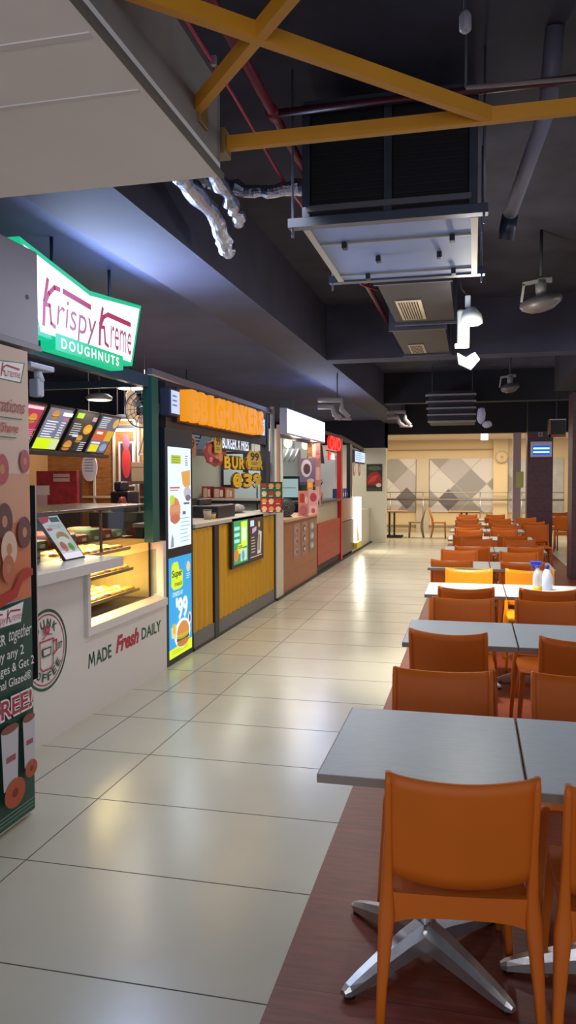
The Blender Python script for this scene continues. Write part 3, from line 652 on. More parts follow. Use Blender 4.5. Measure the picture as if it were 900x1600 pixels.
# four menu boards
bm_y = [(6.25, 6.74), (6.78, 7.27), (7.31, 7.82), (7.86, 8.36)]
labm = ['red-and-blue burger menu screen nearest the banner', 'white and yellow menu screen, second from the banner', 'black menu screen with green tag and fried food pictures', 'dark menu screen with orange, yellow and blue blocks, nearest the green post']
for i, (y0, y1) in enumerate(bm_y):
    y0 += 0.02; t = thing('menu_screen', (-4.1, (y0+y1)/2, 2.15), labm[i], 'menu screen', 'tilted menu screens over the doughnut counter')
    o0 = Vector((-4.2, y0, 1.945)); vv = Vector((0.24, 0, 0.425)); L_ = vv.length; W_ = y1-y0
    a = Art(o0, UY, vv, 0.001); e = lambda h, s=0.95: em(h, s)
    if i == 0:
        a.rect(.02, .02, W_-.02, L_-.02, e('#b8305a')); a.rect(.02, .02, W_-.02, .13, e('#4ab4dc')); a.burger(.32, .33, .07); a.burger(.15, .25, .06); a.lines(.22, .45, .22, .02, 5, e('#f0b0c0')); a.rect(.15, .43, .42, .46, e('#f4dce4'))
    elif i == 1:
        a.rect(.02, .02, W_-.02, L_-.02, e('#7a7c92')); a.rect(.02, .02, W_-.03, .14, e('#d4ee10', 1.1)); a.rect(.3, .02, W_-.02, .13, e('#e4eca8')); a.lines(.06, .27, .33, .028, 7, e('#e8ecf8', 1.2), .010); a.lines(.33, .42, .33, .028, 7, e('#e8ecf8', 1.1), .010); a.burger(.15, .40, .065); a.rect(.28, .40, .46, .44, e('#f2f2fa', 1.3)); a.rect(.32, .35, .42, .375, e('#d0708a'))
    elif i == 2:
        a.rect(.02, .02, W_-.02, L_-.02, e('#20242c')); a.rect(.04, .40, .18, .46, e('#a8dc20', 1.2)); a.lines(.05, .24, .34, .026, 6, e('#d0d4d8'), .010); a.burger(.11, .08, .08); a.burger(.28, .17, .06); a.ell(.36, .29, .09, .06, e('#e8a820')); a.rect(.32, .26, .44, .31, e('#f0b840')); a.rect(.10, .19, .22, .22, e('#d8e4e8')); a.rect(.36, .39, .45, .44, e('#c8a8c0')); a.lines(.33, .46, .14, .024, 5, e('#c8ccd4'), .010)
    else:
        a.rect(.02, .02, W_-.02, L_-.02, e('#5a667c')); a.rect(.02, .17, W_-.02, .30, e('#d8582c')); a.rect(.30, .17, W_-.02, .30, e('#d8b428')); a.rect(.05, .03, .25, .12, e('#e4d418', 1.1)); a.lines(.04, .24, .46, .024, 6, e('#d8e0ec'), .010); a.ell(.40, .40, .06, .06, e('#d8b468')); a.rect(.06, .25, .2, .28, e('#f4e8e0', 1.1)); a.rect(.04, .13, .24, .155, e('#e8f0f8')); a.ell(.36, .09, .08, .05, e('#8aa4c8'))
    a.bld('display', t)
    MB().prism([o0, o0+Vector((0, W_, 0)), o0+Vector((0, W_, 0))+vv, o0+vv], a.n, -0.03, df('#101418', 0.4)).build('housing', t)
MB_ = MB().box(-4.24, 6.2, 1.90, -4.16, 8.42, 1.94, df('#12161a', 0.4)); tag(MB_.build('menu_rail'), 'black rail running under the four tilted menu screens', 'rail')
# interior walls of the stalls
M_wood = plank('#a8703e', '#8a5428', 0.28, 'Z', 0.5, 0.015, (1, 1, 8))
M_int = df('#c9cfc4', 0.5)
struct('wall_stalls_rear', MB().box(-5.4, 2.4, 0, -5.3, 20.3, 2.6, df('#b58a5c', 0.6)))
struct('wall_divider', MB().box(-5.3, 9.0, 0, -3.55, 9.06, 2.45, M_wood).box(-3.55, 9.0, 0, -3.25, 9.06, 1.42, df('#3a2c2c', 0.5)))
yb = 8.99
def onY(px, y_, Y0):   # helper used only for laying out interior items: image column/row -> x,z on the plane y=Y0
    d = r2*(px-450)+u2*(800-y_)+fw*F_PX; t_ = Y0/d.y; return d.x*t_, CAMZ+d.z*t_
def rectY(x0, y0, x1, y1, Y0): 
    a_, b_ = onY(x0, y1, Y0), onY(x1, y0, Y0); return min(a_[0], b_[0]), min(a_[1], b_[1]), max(a_[0], b_[0]), max(a_[1], b_[1])
b = MB(); wt = df('#d6d0ca', 0.4)
for px in (149, 180, 213, 218):
    x0, z0 = onY(px, 780, yb); b.box(x0-0.012, yb-0.03, 0.9, x0+0.012, yb, 2.4, wt)
x0, z0, x1, z1 = rectY(125, 778, 239, 776, yb); b.box(x0, yb-0.04, z0, x1, yb, z1+0.01, df('#c9b28a', 0.4)); tag(b.build('wall_trim'), None, None, None, 'structure')
x0, z0, x1, z1 = rectY(58, 797, 122, 736, 8.2)
t = thing('recipe_board', (x0, 8.2, z0), 'deep red patterned board behind the doughnut counter', 'board')
MB().rbox(x0, 8.18, z0, x1, 8.24, z1, df('#9c2634', 0.5, noise=0.25, scale=14), 0.004).build('panel', t)
a = front(8.178); a.rect(x1-0.30, z0+.33, x1-.09, z0+.42, df('#c8a9a0')); a.rect(x1-.30, z0+.37, x1-.1, z0+.38, df('#6a3030')); a.bld('label_strip', t)
a = front(8.178); a.rect(x0, z1-.28, x0+.17, z1-.17, df('#d8cfd2')); a.bld('note', t); a = front(8.178); a.rect(x0, z1-.5, x0+.14, z1-.28, df('#c8a8ac')); a.bld('note', t)
MB().box(x0, 8.24, 0.6, x0+.04, 8.3, z1, df('#3a2420')).box(x1-.04, 8.24, 0.6, x1, 8.3, z1, df('#3a2420')).build('stand', t)
x0, z0, x1, z1 = rectY(128, 747, 152, 713, 8.8)
t = thing('oval_sign', ((x0+x1)/2, 8.8, (z0+z1)/2), 'white oval sign hanging under the menu screens', 'sign')
a = front(8.79); cx, cz, rx, rz = (x0+x1)/2, (z0+z1)/2, (x1-x0)/2, (z1-z0)/2+.04
MB().prism([(cx+rx*math.cos(i*.2618), 8.79, cz+rz*math.sin(i*.2618)) for i in range(24)], (0, 1, 0), 0.02, df('#d8d8e8', 0.4)).build('board', t)
a.lines(cx-rx*.6, cx+rx*.6, cz+.10, .035, 5, df('#8a90a8'), .014, .1); a.ell(cx, cz+.18, .03, .03, df('#3a4468')); a.bld('lettering', t)
MB().tube([(cx, 8.8, cz+rz), (cx, 8.8, 3.18)], 0.004, df('#999999')).build('cord', t)
def panelY(name, px, Y0, mt, label, cat, th=0.02):
    x0, z0, x1, z1 = rectY(*px, Y0); t = MB().rbox(x0, Y0, z0, x1, Y0+th, z1, mt, 0.003).build(name); tag(t, label, cat); return x0, z0, x1, z1
x0, z0, x1, z1 = rectY(188, 760, 207, 690, 8.9)
t = thing('framed_poster', (x0, 8.9, z0), 'tall dark framed poster with a red drink beside the cardboard carton', 'poster')
MB().rbox(x0-.03, 8.9, z0, x1+.03, 8.93, z1, df('#d0ccd0', 0.4), 0.004).build('frame', t); a = front(8.899); a.rect(x0, z0+.02, x1, z1-.02, df('#3a2230')); a.ell((x0+x1)/2, z0+.3, .06, .2, df('#b83038')); a.ell((x0+x1)/2, z0+.55, .05, .1, df('#7a4860')); a.bld('print', t)
x0, z0, x1, z1 = rectY(205, 752, 240, 722, 8.5)
t = thing('cardboard_carton', (x0, 8.5, z0), 'beige cardboard carton on the shelf behind the green post', 'box')
MB().rbox(x0, 8.5, z0, x1, 8.8, z1, df('#a89078', 0.7), 0.004).build('box_body', t); MB().box(x0, 8.495, (z0+z1)/2+.05, x1, 8.5, (z0+z1)/2+.06, df('#8a745c')).build('flap', t)
MB().box(x0-.1, 8.45, z0-.03, x1+.1, 9.0, z0, df('#5a4638')).build('shelf_plank', t)
x0, z0, x1, z1 = rectY(183, 785, 204, 757, 7.6)
t = thing('coffee_brewer', ((x0+x1)/2, 7.6, 1.2), 'black coffee brewer behind the glass case', 'coffee maker')
cx = (x0+x1)/2; MB().rbox(cx-.11, 7.5, z0-.1, cx+.11, 7.75, z0+.12, df('#141218', 0.3), 0.02).build('body', t); MB().rbox(cx-.08, 7.52, z0+.12, cx+.02, 7.7, z1+.03, df('#1a1820', 0.3), 0.02).build('hopper', t)
MB().lathe([(0.04, z0-.05), (0.05, z0), (0.03, z0+.06)], (cx+.05, 7.46, 0), df('#8a2a20', 0.3)).build('jug', t); MB().box(cx-.3, 7.4, 0, cx+.3, 7.85, z0-.1, df('#4a3830')).build('stand', t)
x0, z0, x1, z1 = rectY(217, 710, 237, 688, 8.3)
t = thing('triangle_ornament', (x0, 8.3, z0), 'pale triangular hanging ornament near the top of the green post', 'ornament')
MB().tube([(x0, 8.3, z0), ((x0+x1)/2, 8.3, z1+.12), (x1, 8.3, z0), (x0, 8.3, z0)], 0.012, df('#c8ccd8', 0.4)).build('rim', t); MB().prism([(x0+.04, 8.31, z0+.02), (x1-.04, 8.31, z0+.02), ((x0+x1)/2, 8.31, z1)], (0, 1, 0), 0.01, df('#6a88a8', 0.4)).build('panel', t); MB().tube([((x0+x1)/2, 8.3, z1+.12), ((x0+x1)/2, 8.3, 3.18)], 0.004, df('#888888'), 6).build('cord', t)
# back counter in doughnut stall
t = thing('back_counter', (-3.9, 7.0, 0), 'wooden back counter along the rear of the doughnut stall', 'counter')
MB().box(-4.85, 5.8, 0, -4.2, 8.9, 1.0, M_wood).build('cabinet', t); MB().rbox(-4.87, 5.75, 1.0, -4.15, 8.95, 1.04, df('#c4b49a', 0.4), 0.005).build('worktop', t)
# ceiling discs + pendant + round fan
for j, (px, py, Y0, lb) in enumerate(((155, 625, 7.6, 'round glowing ceiling lamp left of the pendant lamp'), (205, 607, 6.6, 'round glowing ceiling lamp above the pendant lamp'), (195, 656, 8.7, 'round glowing ceiling lamp below the pendant lamp'))):
    x0, z0 = onY(px, py, Y0); t = thing('ceiling_lamp', (x0, Y0, z0), lb, 'lamp', 'ceiling lamps in the doughnut stall')
    MB().lathe([(0.13, 0.0), (0.14, 0.03), (0.10, 0.06)], (x0, Y0, z0), df('#6a6a70', 0.4)).build('housing', t); MB().lathe([(0.115, -0.004), (0.115, 0.001)], (x0, Y0, z0), em('#fff0d0', 4)).build('diffuser', t)
    MB().tube([(x0, Y0, z0+.05), (x0, Y0, 3.18)], 0.008, df('#2c3040')).build('stem', t)
    point('stall_light', (x0, Y0, z0-0.06), 26, (1.0, 0.82, 0.6), 0.1)
x0, z0 = onY(205, 632, 6.5); x1, z1 = onY(224, 640, 6.45)
t = thing('pendant_lamp', (x0, 6.5, z0), 'long cylindrical warm pendant lamp beside a clear round fan', 'lamp')
MB().lathe([(0.03, -0.13), (0.045, -0.1), (0.045, 0.1), (0.03, 0.12)], (x0, 6.5, z0), em('#e0b890', 0.8)).build('lamp_shade', t); MB().tube([(x0, 6.5, z0+.1), (x0, 6.5, 3.18)], 0.006, df('#222630')).build('cable', t)
def rim0(mb, c, R_, r_, mt, n=28, dy=-.03): return mb.tube([(c[0]+R_*math.cos(6.2832*i/n), c[1]+dy, c[2]+R_*math.sin(6.2832*i/n)) for i in range(n+1)], r_, mt, 6, False)
t = thing('round_fan', (x1, 6.45, z1), 'round clear-caged wall fan next to the green post', 'fan')
c = (x1, 6.45, z1)
cg = MB()
for q in range(4): rim0(cg, c, .04+q*.035, .0025, df('#a8aebc', 0.4))
for q in range(16):
    an = q*math.pi/8; cg.tube([(c[0]+.03*math.cos(an), c[1]-.04, c[2]+.03*math.sin(an)), (c[0]+.158*math.cos(an), c[1]-.03, c[2]+.158*math.sin(an))], 0.003, df('#8a90a0', 0.4), 5)
rim0(cg, c, .16, .007, df('#a8aebc', 0.4)).build('cage', t)
bl = MB()
for q in range(3):
    an = q*2.094+.3; pts = [(c[0]+rr*math.cos(an+da), c[1]+dy, c[2]+rr*math.sin(an+da)) for rr, da, dy in ((.03, -.3, 0), (.14, -.45, -.01), (.145, .35, .02), (.03, .4, .015))]; bl.prism(pts, (0, 1, 0), 0.004, df('#aab4c4', 0.3, alpha=0.5))
bl.build('blades', t); MB().lathe([(0.02, -0.04), (0.03, -0.02), (0.03, 0.07)], c, df('#a0a6b4', 0.4), 16, 'y').build('motor', t); MB().bar((c[0], 6.53, c[2]), (c[0]+.1, 6.53, c[2]+.02), 0.03, 0.03, df('#404858')).build('bracket', t)
x0, z0 = onY(182, 672, 8.6); t = thing('tube_light', (x0, 8.6, z0), 'short white fluorescent tube beside the last menu screen', 'lamp')
MB().rbox(x0-.22, 8.6, z0+.02, x0+.22, 8.66, z0+.06, df('#aab0c0'), 0.004).build('fitting', t); MB().tube([(x0-.2, 8.62, z0), (x0+.2, 8.62, z0)], 0.018, em('#e0e8ff', 3)).build('tube', t); MB().tube([(x0, 8.63, z0+.06), (x0, 8.63, 3.18)], 0.006, df('#555566'), 6).build('hanger', t)

# promotional banner, lightbox, cctv
bn = thing('promo_banner', (-2.15, 2.8, 0), 'tall orange and green doughnut promotion banner at the left edge', 'banner')
MB().rbox(-2.17, 2.5, 0.02, -2.101, 3.40, 2.27, df('#c8bcb4', 0.6), 0.003).build('stand_body', bn)
a = side(-2.1); PY = lambda y_: 1.65-0.00300*(y_-748)
a.rect(2.5, 1.08, 3.395, 2.265, df('#c9734c', 0.5)); a.rect(2.5, 1.66, 3.395, 2.265, df('#cfb5a4', 0.5)); a.rect(2.5, 1.45, 3.395, 1.68, df('#cc9678', 0.5)); a.poly([(2.5, 0.03), (3.395, 0.03), (3.395, 1.08), (2.5, 1.05)], df('#1f4a3c', 0.5))
donut_logo(a, 2.93, 2.10, 3.37, 2.21)
a.text('Celebrations', 2.95, 1.965, 3.36, 2.03, df('#a8403c'), 0.0, 0.35); a.text('to Share', 3.08, 1.87, 3.30, 1.915, df('#b8504c'), 0.01, 0.3); a.rect(2.8, 1.935, 3.33, 1.94, df('#4a6a58')); a.rect(2.8, 1.845, 3.28, 1.85, df('#4a6a58'))
for cx, cy, r_, h in ((3.16, 1.70, .07, '#b0484c'), (3.345, 1.74, .055, '#a84c58'), (3.17, 1.46, .085, '#5c3430'), (3.33, 1.40, .075, '#6a3a38'), (3.20, 1.33, .085, '#d8b8a0'), (3.19, 1.24, .065, '#b8684c'), (3.0, 1.5, .1, '#8a4038'), (2.8, 1.4, .12, '#d89a60')):
    a.ell(cx, cy, r_*.75, r_, df(h, 0.4)); a.ell(cx, cy, r_*.25, r_*.33, df('#c08058', 0.4))
a.poly([(3.0, 1.10), (3.1, 1.12), (3.22, 1.14), (3.28, 1.21), (3.34, 1.23), (3.39, 1.22), (3.39, 1.19), (3.30, 1.17), (3.25, 1.10), (3.12, 1.07), (3.0, 1.05)], df('#b02c22', 0.4))
donut_logo(a, 2.98, .965, 3.31, 1.075); wtx = df('#e8e4de', 0.5)
a.text('BETTER', 2.95, .895, 3.145, .945, wtx, 0.01); a.text('together', 3.17, .885, 3.36, .965, wtx, 0.0, 0.35)
a.text('Buy any 2', 3.04, .81, 3.29, .87, wtx, 0.005); a.text('Beverages & Get 2', 2.94, .745, 3.375, .80, wtx, 0.005); a.text('Original Glazed®', 2.97, .68, 3.35, .735, wtx, 0.005)
a.text('FREE!', 3.02, .545, 3.36, .65, wtx, 0.075); a.text('FREE!', 3.03, .555, 3.35, .64, df('#b02848', 0.5), 0.02)
def cup(cx, cy, rx, h): a.poly([(cx-rx*.8, cy), (cx+rx*.8, cy), (cx+rx, cy+h), (cx-rx, cy+h)], df('#c0bcc0')); a.ell(cx, cy+h, rx, .02, df('#8a5040')); a.rect(cx-rx*.5, cy+h*.45, cx+rx*.6, cy+h*.55, df('#a05060'))
cup(3.32, .27, .052, .235); cup(3.16, .22, .07, .28); cup(2.95, .2, .08, .28)
for cx, cy, r_ in ((3.33, .255, .052), (3.19, .19, .085), (2.95, .18, .09)): a.ell(cx, cy, r_, r_*.8, df('#b0502c')); a.ell(cx, cy, r_*.3, r_*.25, df('#7a3018'))
a.lines(3.0, 3.36, .11, .018, 3, df('#7c9488'), .004, .1)
a.bld('print', bn)
t = thing('header_box', (-2.3, 2.9, 2.3), 'plain pale grey header box directly above the promotion banner', 'box')
MB().rbox(-2.6, 2.4, 2.31, -2.1, 3.5, 2.77, df('#a9a6b4', 0.6), 0.006).build('casing', t); MB().box(-2.62, 2.4, 2.285, -2.09, 3.51, 2.31, df('#8d8b98', 0.5)).build('bottom_trim', t); MB().ball((-2.1, 3.4, 2.53), .012, df('#7c8098')).build('screw', t)
t = thing('security_camera', (-2.4, 3.95, 2.28), 'small white security camera hanging right of the header box', 'camera')
MB().rbox(-2.46, 3.85, 2.27, -2.36, 4.1, 2.30, df('#b8bcc8', 0.4), 0.006).build('mount', t); MB().tube([(-2.4, 3.98, 2.27), (-2.4, 4.0, 2.21)], [0.02, 0.03], df('#c8ccd8', 0.4), 16).build('lens_body', t); MB().rbox(-2.44, 3.95, 2.12, -2.38, 4.02, 2.22, df('#a8aebc', 0.4), 0.01).build('housing', t)
MB().bar((-2.41, 3.97, 2.3), (-2.41, 3.97, 3.18), 0.015, 0.015, df('#404656')).build('drop_rod', t)

# ================================================================== BURGER STALL
M_bk = df('#16171c', 0.4)
t = thing('advert_totem', (XS, 6.65, 0), 'tall black totem with a white menu screen above a blue burger advert', 'totem')
MB().rbox(XS-0.13, 6.33, 0.0, XS+0.0, 7.0, 2.10, df('#161a24', 0.4), 0.004).build('casing', t)
a = side(XS+0.001); wx0, wx1 = 6.385, 6.95
a.rect(wx0, 1.04, wx1, 1.94, em('#dff4ff', 1.15)); e = lambda h, s=0.95: em(h, s)
a.rect(6.46, 1.79, 6.70, 1.87, e('#c0d838')); a.lines(6.48, 6.68, 1.855, .022, 3, e('#8a9a30'), .01); a.lines(6.80, 6.88, 1.87, .02, 5, e('#8a8ca0'), .01)
a.poly([(6.70, 1.72), (6.93, 1.74), (6.93, 1.6), (6.85, 1.56), (6.74, 1.60)], e('#e8a850')); a.ell(6.85, 1.53, .09, .06, e('#c8c0c8')); a.ell(6.87, 1.48, .07, .03, e('#7a6a80')); a.rect(6.42, 1.57, 6.66, 1.585, e('#c86878')); a.rect(6.42, 1.55, 6.62, 1.56, e('#c88088'))
a.ell(6.54, 1.37, .13, .12, e('#d88860')); a.rect(6.42, 1.36, 6.67, 1.42, e('#e09870')); a.ell(6.47, 1.47, .06, .045, e('#c8e020')); a.ell(6.54, 1.30, .12, .04, e('#c87050')); a.rect(6.75, 1.42, 6.9, 1.44, e('#6a7088')); a.rect(6.72, 1.33, 6.80, 1.36, e('#6a7088'))
a.lines(6.66, 6.92, 1.30, .035, 7, e('#8aa8b8'), .006); a.poly([(6.42, 1.05), (6.50, 1.05), (6.49, 1.13), (6.46, 1.17), (6.44, 1.13)], e('#9a9cb0'))
a.bld('menu_screen', t, 'white upper menu screen')
a = side(XS+0.001); a.rect(wx0, 0.055, wx1, 0.955, e('#1ea8e8', 1.0)); a.poly([(wx0, .055), (wx1, .055), (wx1, .155), (wx0, .135)], e('#dcf010', 1.1)); a.lines(6.45, 6.85, .115, .02, 2, e('#b4cc10'), .008)
a.poly([(6.45, .88), (6.50, .91), (6.60, .91), (6.64, .83), (6.72, .82), (6.72, .68), (6.66, .66), (6.50, .66), (6.44, .70)], e('#d4ec18', 1.1)); a.text('Super', 6.46, .755, 6.71, .84, e('#303818'), .03); a.text('meals', 6.52, .69, 6.70, .735, e('#586020'), .02); a.text('STARTS AT', 6.47, .60, 6.72, .64, e('#d8f0ff', 1.1), .02)
a.text("'99", 6.54, .37, 6.84, .585, e('#c8e8ff', 1.0), .05); a.text("'99", 6.55, .38, 6.83, .575, e('#f8fcff', 1.2), .015)
a.ell(6.70, .245, .20, .135, e('#f0f4f8', 1.1)); a.burger(6.71, .235, .155); a.poly([(6.43, .24), (6.53, .22), (6.55, .34), (6.50, .35), (6.42, .33)], e('#e8e0a0')); a.rect(6.46, .27, 6.52, .36, e('#e8c030')); a.ell(6.88, .35, .045, .06, e('#e8ecf8')); a.ell(6.88, .35, .02, .04, e('#4a2c30')); a.ell(6.85, .84, .05, .05, e('#e8d8b0')); a.lines(6.8, 6.9, .78, .02, 3, e('#d8f0ff'), .008)
a.bld('advert_screen', t, 'blue lower advert screen')
area('totem_light', (XS+0.03, 6.67, 1.5), (0.5, 0.8), 3.5, (0.8, 0.93, 1.0), (90, 0, -90))

# corrugated yellow counter
k = thing('burger_counter', (XS, 8.6, 0), 'yellow corrugated burger counter with pale worktop and black edging', 'counter')
M_yel = df('#c9930c', 0.4)
def corrug(y0, y1, z0, z1):
    n = int((y1-y0)/0.02); vs = []; fs = []
    for i in range(n+1):
        y = y0+(y1-y0)*i/n; x = XS-0.012+0.010*math.sin(2*math.pi*y/0.16)+0.004*math.sin(4*math.pi*y/0.16)
        vs += [(x, y, z0), (x, y, z1)]
    fs = [(2*i, 2*i+2, 2*i+3, 2*i+1) for i in range(n)]; return MB().add(vs, fs, M_yel, True)
corrug(7.0, 7.62, 0.17, 1.17).build('corrugated_panel', k); corrug(7.74, 10.12, 0.17, 1.17).build('corrugated_panel', k)
MB().box(XS-0.08, 7.0, 0.02, XS-0.03, 10.15, 1.18, df('#5a4a1c')).build('carcass', k)
MB().rbox(XS-0.03, 7.61, 0.0, XS+0.012, 7.75, 1.19, M_bk, 0.003).build('post', k); MB().rbox(XS-0.03, 10.11, 0.0, XS+0.012, 10.16, 1.20, M_bk, 0.003).build('post', k)
MB().box(XS-0.03, 7.0, 0.03, XS+0.004, 10.11, 0.17, df('#6a6866', 0.5)).build('plinth', k); MB().box(XS-0.03, 7.0, 0.0, XS+0.008, 10.11, 0.03, M_bk).build('kick_strip', k)
MB().rbox(XS-0.62, 7.0, 1.185, XS+0.03, 10.18, 1.225, df('#b4aaa0', 0.35), 0.005).build('worktop', k)
t = thing('twin_poster_case', (XS, 8.8, 0.95), 'black framed twin screen, green deal beside a dark coffee ad, on the yellow counter', 'display')
MB().rbox(XS-0.0, 8.14, 0.66, XS+0.03, 9.46, 1.22, M_bk, 0.004).build('frame', t)
a = side(XS+0.031); a.rect(8.20, .70, 8.76, 1.185, e('#18a060')); a.rect(8.48, .88, 8.72, 1.17, e('#d8f040', 1.1)); a.rect(8.53, .95, 8.66, 1.10, e('#e0e8f8', 1.1))
for z in (1.10, 1.03, .96): a.rect(8.22, z-.02, 8.42, z+.02, e('#a8f0e8', 1.0))
a.poly([(8.32, .80), (8.55, .83), (8.52, .92), (8.35, .92)], e('#d8e820', 1.0)); a.ell(8.29, .80, .08, .07, e('#e87838')); a.rect(8.45, .72, 8.70, .86, e('#d0ecc8')); a.ell(8.55, .78, .06, .06, e('#58a8d0')); a.lines(8.36, 8.52, .90, .02, 2, e('#607010'), .01)
a.bld('screen', t, 'green deal screen')
a = side(XS+0.031); a.rect(8.82, .70, 9.40, 1.185, e('#2a2024', 1.0)); a.rect(8.86, 1.09, 9.02, 1.16, e('#d8dcf8', 1.0)); a.poly([(8.94, 1.0), (9.12, 1.03), (9.12, 1.08), (8.94, 1.06)], e('#c0a8c8')); a.lines(8.90, 9.08, .96, .035, 6, e('#b8a8a0'), .012)
a.poly([(9.16, .74), (9.32, .74), (9.36, 1.0), (9.22, 1.03), (9.18, .9)], e('#c8c0b4')); a.poly([(9.2, .78), (9.26, .78), (9.27, .98), (9.21, .97)], e('#5a4838')); a.ell(9.24, 1.10, .04, .04, e('#d8b040')); a.stroke([(8.86, .72), (9.36, .72)], .008, e('#d8c8b8'))
a.bld('screen', t, 'dark coffee screen')
# end pillar and awning frame
struct('wall_pillar', MB().box(XS-0.35, 10.2, 0, XS+0.01, 10.60, 1.22, df('#cfc5b4', 0.5)))
fr = thing('stall_frame', (XS, 9.9, 0), 'dark metal header and posts carrying the orange burger letters', 'frame')
MB().box(XS-0.12, 6.45, 2.10, XS-0.04, 9.9, 2.52, df('#2c2426', 0.5)).build('sign_board', fr)
MB().bar((XS-0.08, 6.2, 2.57), (XS-0.08, 10.3, 2.57), 0.05, 0.05, df('#8a7f8a', 0.4, 0.3)).build('top_rail', fr)
MB().box(XS-0.12, 9.86, 1.22, XS-0.04, 10.0, 2.5, df('#1d2030', 0.5)).build('post', fr)
MB().tube([(XS-0.03, 10.15, 1.22), (XS-0.03, 10.15, 2.62)], 0.03, df('#a8a6a8', 0.4)).build('post', fr)
MB().bar((XS-0.08, 7.1, 1.23), (XS-0.08, 7.1, 2.2), 0.03, 0.03, df('#3a3438', 0.5)).build('post', fr)
sg = thing('letter_sign', (XS, 7.9, 2.3), 'big solid orange three-dimensional letters over the yellow burger counter', 'sign')
word = 'BBIGHUNKERS'; W_ = (9.17-6.68)/len(word)
for i, ch in enumerate(word):
    a = side(-2.60); a.text3(ch, 6.68+i*W_+(0.06 if ch == 'I' else .008), 2.185, 6.68+(i+1)*W_-(0.06 if ch == 'I' else .008), 2.465, em('#ffa00c', 0.85), 0.12, 0.05); a.build('letter', sg)
bk = MB(); bk.box(-2.64, 6.62, 2.17, -2.60, 9.22, 2.48, df('#5a2a18', 0.5)); bk.build('backing', sg)
for i in range(5): area('letter_light', (-2.38, 6.9+i*.5, 2.52), (0.05, 0.35), 1.1, (1.0, 0.75, 0.3), (0, -35, 0), 150)
for y, z, lb in ((6.50, 2.33, 'small white lit side sign left of the orange letters'), (9.42, 2.30, 'small white lit round-edged sign right of the orange letters')):
    t = thing('lit_side_sign', (-2.6, y, z), lb, 'sign', 'small white lit signs beside the orange letters')
    MB().rbox(-2.66, y-.14, z-.12, -2.56, y+.10, z+.12, df('#3a3c50'), 0.01).build('casing', t); a = side(-2.559); a.rect(y-.12, z-.10, y+.08, z+.10, e('#b8c8f0', 1.2)); a.lines(y-.09, y+.05, z+.06, .04, 3, e('#6a78b0'), .015); a.bld('face', t)
# hanging panel signs
def board(px, Y0): return rectY(*px, Y0)
t = thing('fascia_sign', (-2.7, 8.2, 2.05), 'black sign reading BURGER X FRIES under the orange letters', 'sign')
MB().rbox(-2.70, 7.98, 1.97, -2.66, 9.25, 2.14, df('#1a1820', 0.4), 0.004).build('panel', t); a = side(-2.659); a.text('BURGER X FRIES', 8.10, 1.99, 9.12, 2.125, e('#dfe4f4', 1.1), .03); a.bld('lettering', t)
t = thing('price_letters', (-2.66, 8.8, 1.7), 'yellow cut-out letters spelling burgers at thirty-nine hanging over the counter', 'sign')
a = Art((-2.75, 0, 0), UY, UZ); ye = df('#e8b410', 0.5); dk = df('#3a2c10', 0.5)
W_ = (10.15-8.2)/7
for i, ch in enumerate('BURGERS'):
    z = 1.76
    b_ = side(-2.70); b_.k = 1; b_.text3(ch, 8.18+i*W_, z, 8.18+(i+1)*W_-.02, z+.16, dk, 0.02, .085); b_.build('letter_backing', t)
    b_ = side(-2.677); b_.text3(ch, 8.20+i*W_, z+.012, 8.18+(i+1)*W_-.04, z+.148, ye, 0.01, .03); b_.build('letter', t)
for i, ch in enumerate('@39'):
    y = 8.5+i*.42
    b_ = side(-2.70); b_.text3(ch, y, 1.54, y+.40, 1.735, dk, 0.02, .085); b_.build('letter_backing', t)
    b_ = side(-2.677); b_.text3(ch, y+.02, 1.555, y+.38, 1.72, ye, 0.01, .04); b_.build('letter', t)
for y in (8.1, 9.3): MB().tube([(-2.69, y, 1.8), (-2.69, y, 2.1)], 0.003, df('#888888'), 6).build('cord', t)
t = thing('burger_cutout', (-2.66, 7.95, 1.9), 'round brown-red burger picture board hanging left of the yellow letters', 'sign')
cy, cz = 7.95, 1.93
MB().prism([(-2.70, cy+.36*math.cos(i*.2618)*(1+.06*math.sin(i*1.7)), cz+.135*math.sin(i*.2618)*(1+.08*math.cos(i*2.1))) for i in range(24)], (1, 0, 0), 0.015, df('#8c2f26', 0.5)).build('board', t)
a = side(-2.684); a.ell(cy-.02, cz+.03, .26, .07, df('#b8584a')); a.rect(cy-.15, cz+.06, cy+.12, cz+.085, df('#e0a890')); a.ell(cy+.12, cz-.04, .14, .045, df('#c87a50')); a.ell(cy-.16, cz-.07, .06, .03, df('#d86a78')); a.ell(cy, cz-.08, .12, .025, df('#6a1c1c')); a.bld('print', t)
MB().tube([(-2.69, cy, cz+.12), (-2.69, cy, 2.2)], 0.003, df('#aaaaaa'), 6).build('cord', t)
for y, z, sx, lb, h in ((6.98+.12, 1.97, .14, 'small brown 99 price tag nearest the totem', '#a8683c'), (7.93, 2.03, .11, 'small dark yellow 99 price tag under the orange letters', '#b89a30'), (9.35, 1.90, .28, 'yellow crown-shaped 99 price board beside the black fries sign', '#d8b030')):
    t = thing('price_tag', (-2.66, y, z), lb, 'price tag', 'hanging 99 price tags')
    MB().prism([(-2.66, y-sx, z-.10), (-2.66, y+sx, z-.10), (-2.66, y+sx*1.1, z+.03), (-2.66, y+sx*.7, z+.11), (-2.66, y, z+.09), (-2.66, y-sx*.7, z+.11), (-2.66, y-sx*1.1, z+.03)], (1, 0, 0), 0.01, df(h, 0.5)).build('board', t)
    a = side(-2.649); a.text('99', y-sx*.7, z-.02, y+sx*.7, z+.08, df('#3a2a14'), .03); a.lines(y-sx*.6, y+sx*.6, z-.04, .02, 2, df('#6a5020'), .008); a.bld('print', t); MB().tube([(-2.655, y, z+.09), (-2.655, y, 2.18)], 0.003, df('#aaaaaa'), 6).build('cord', t)
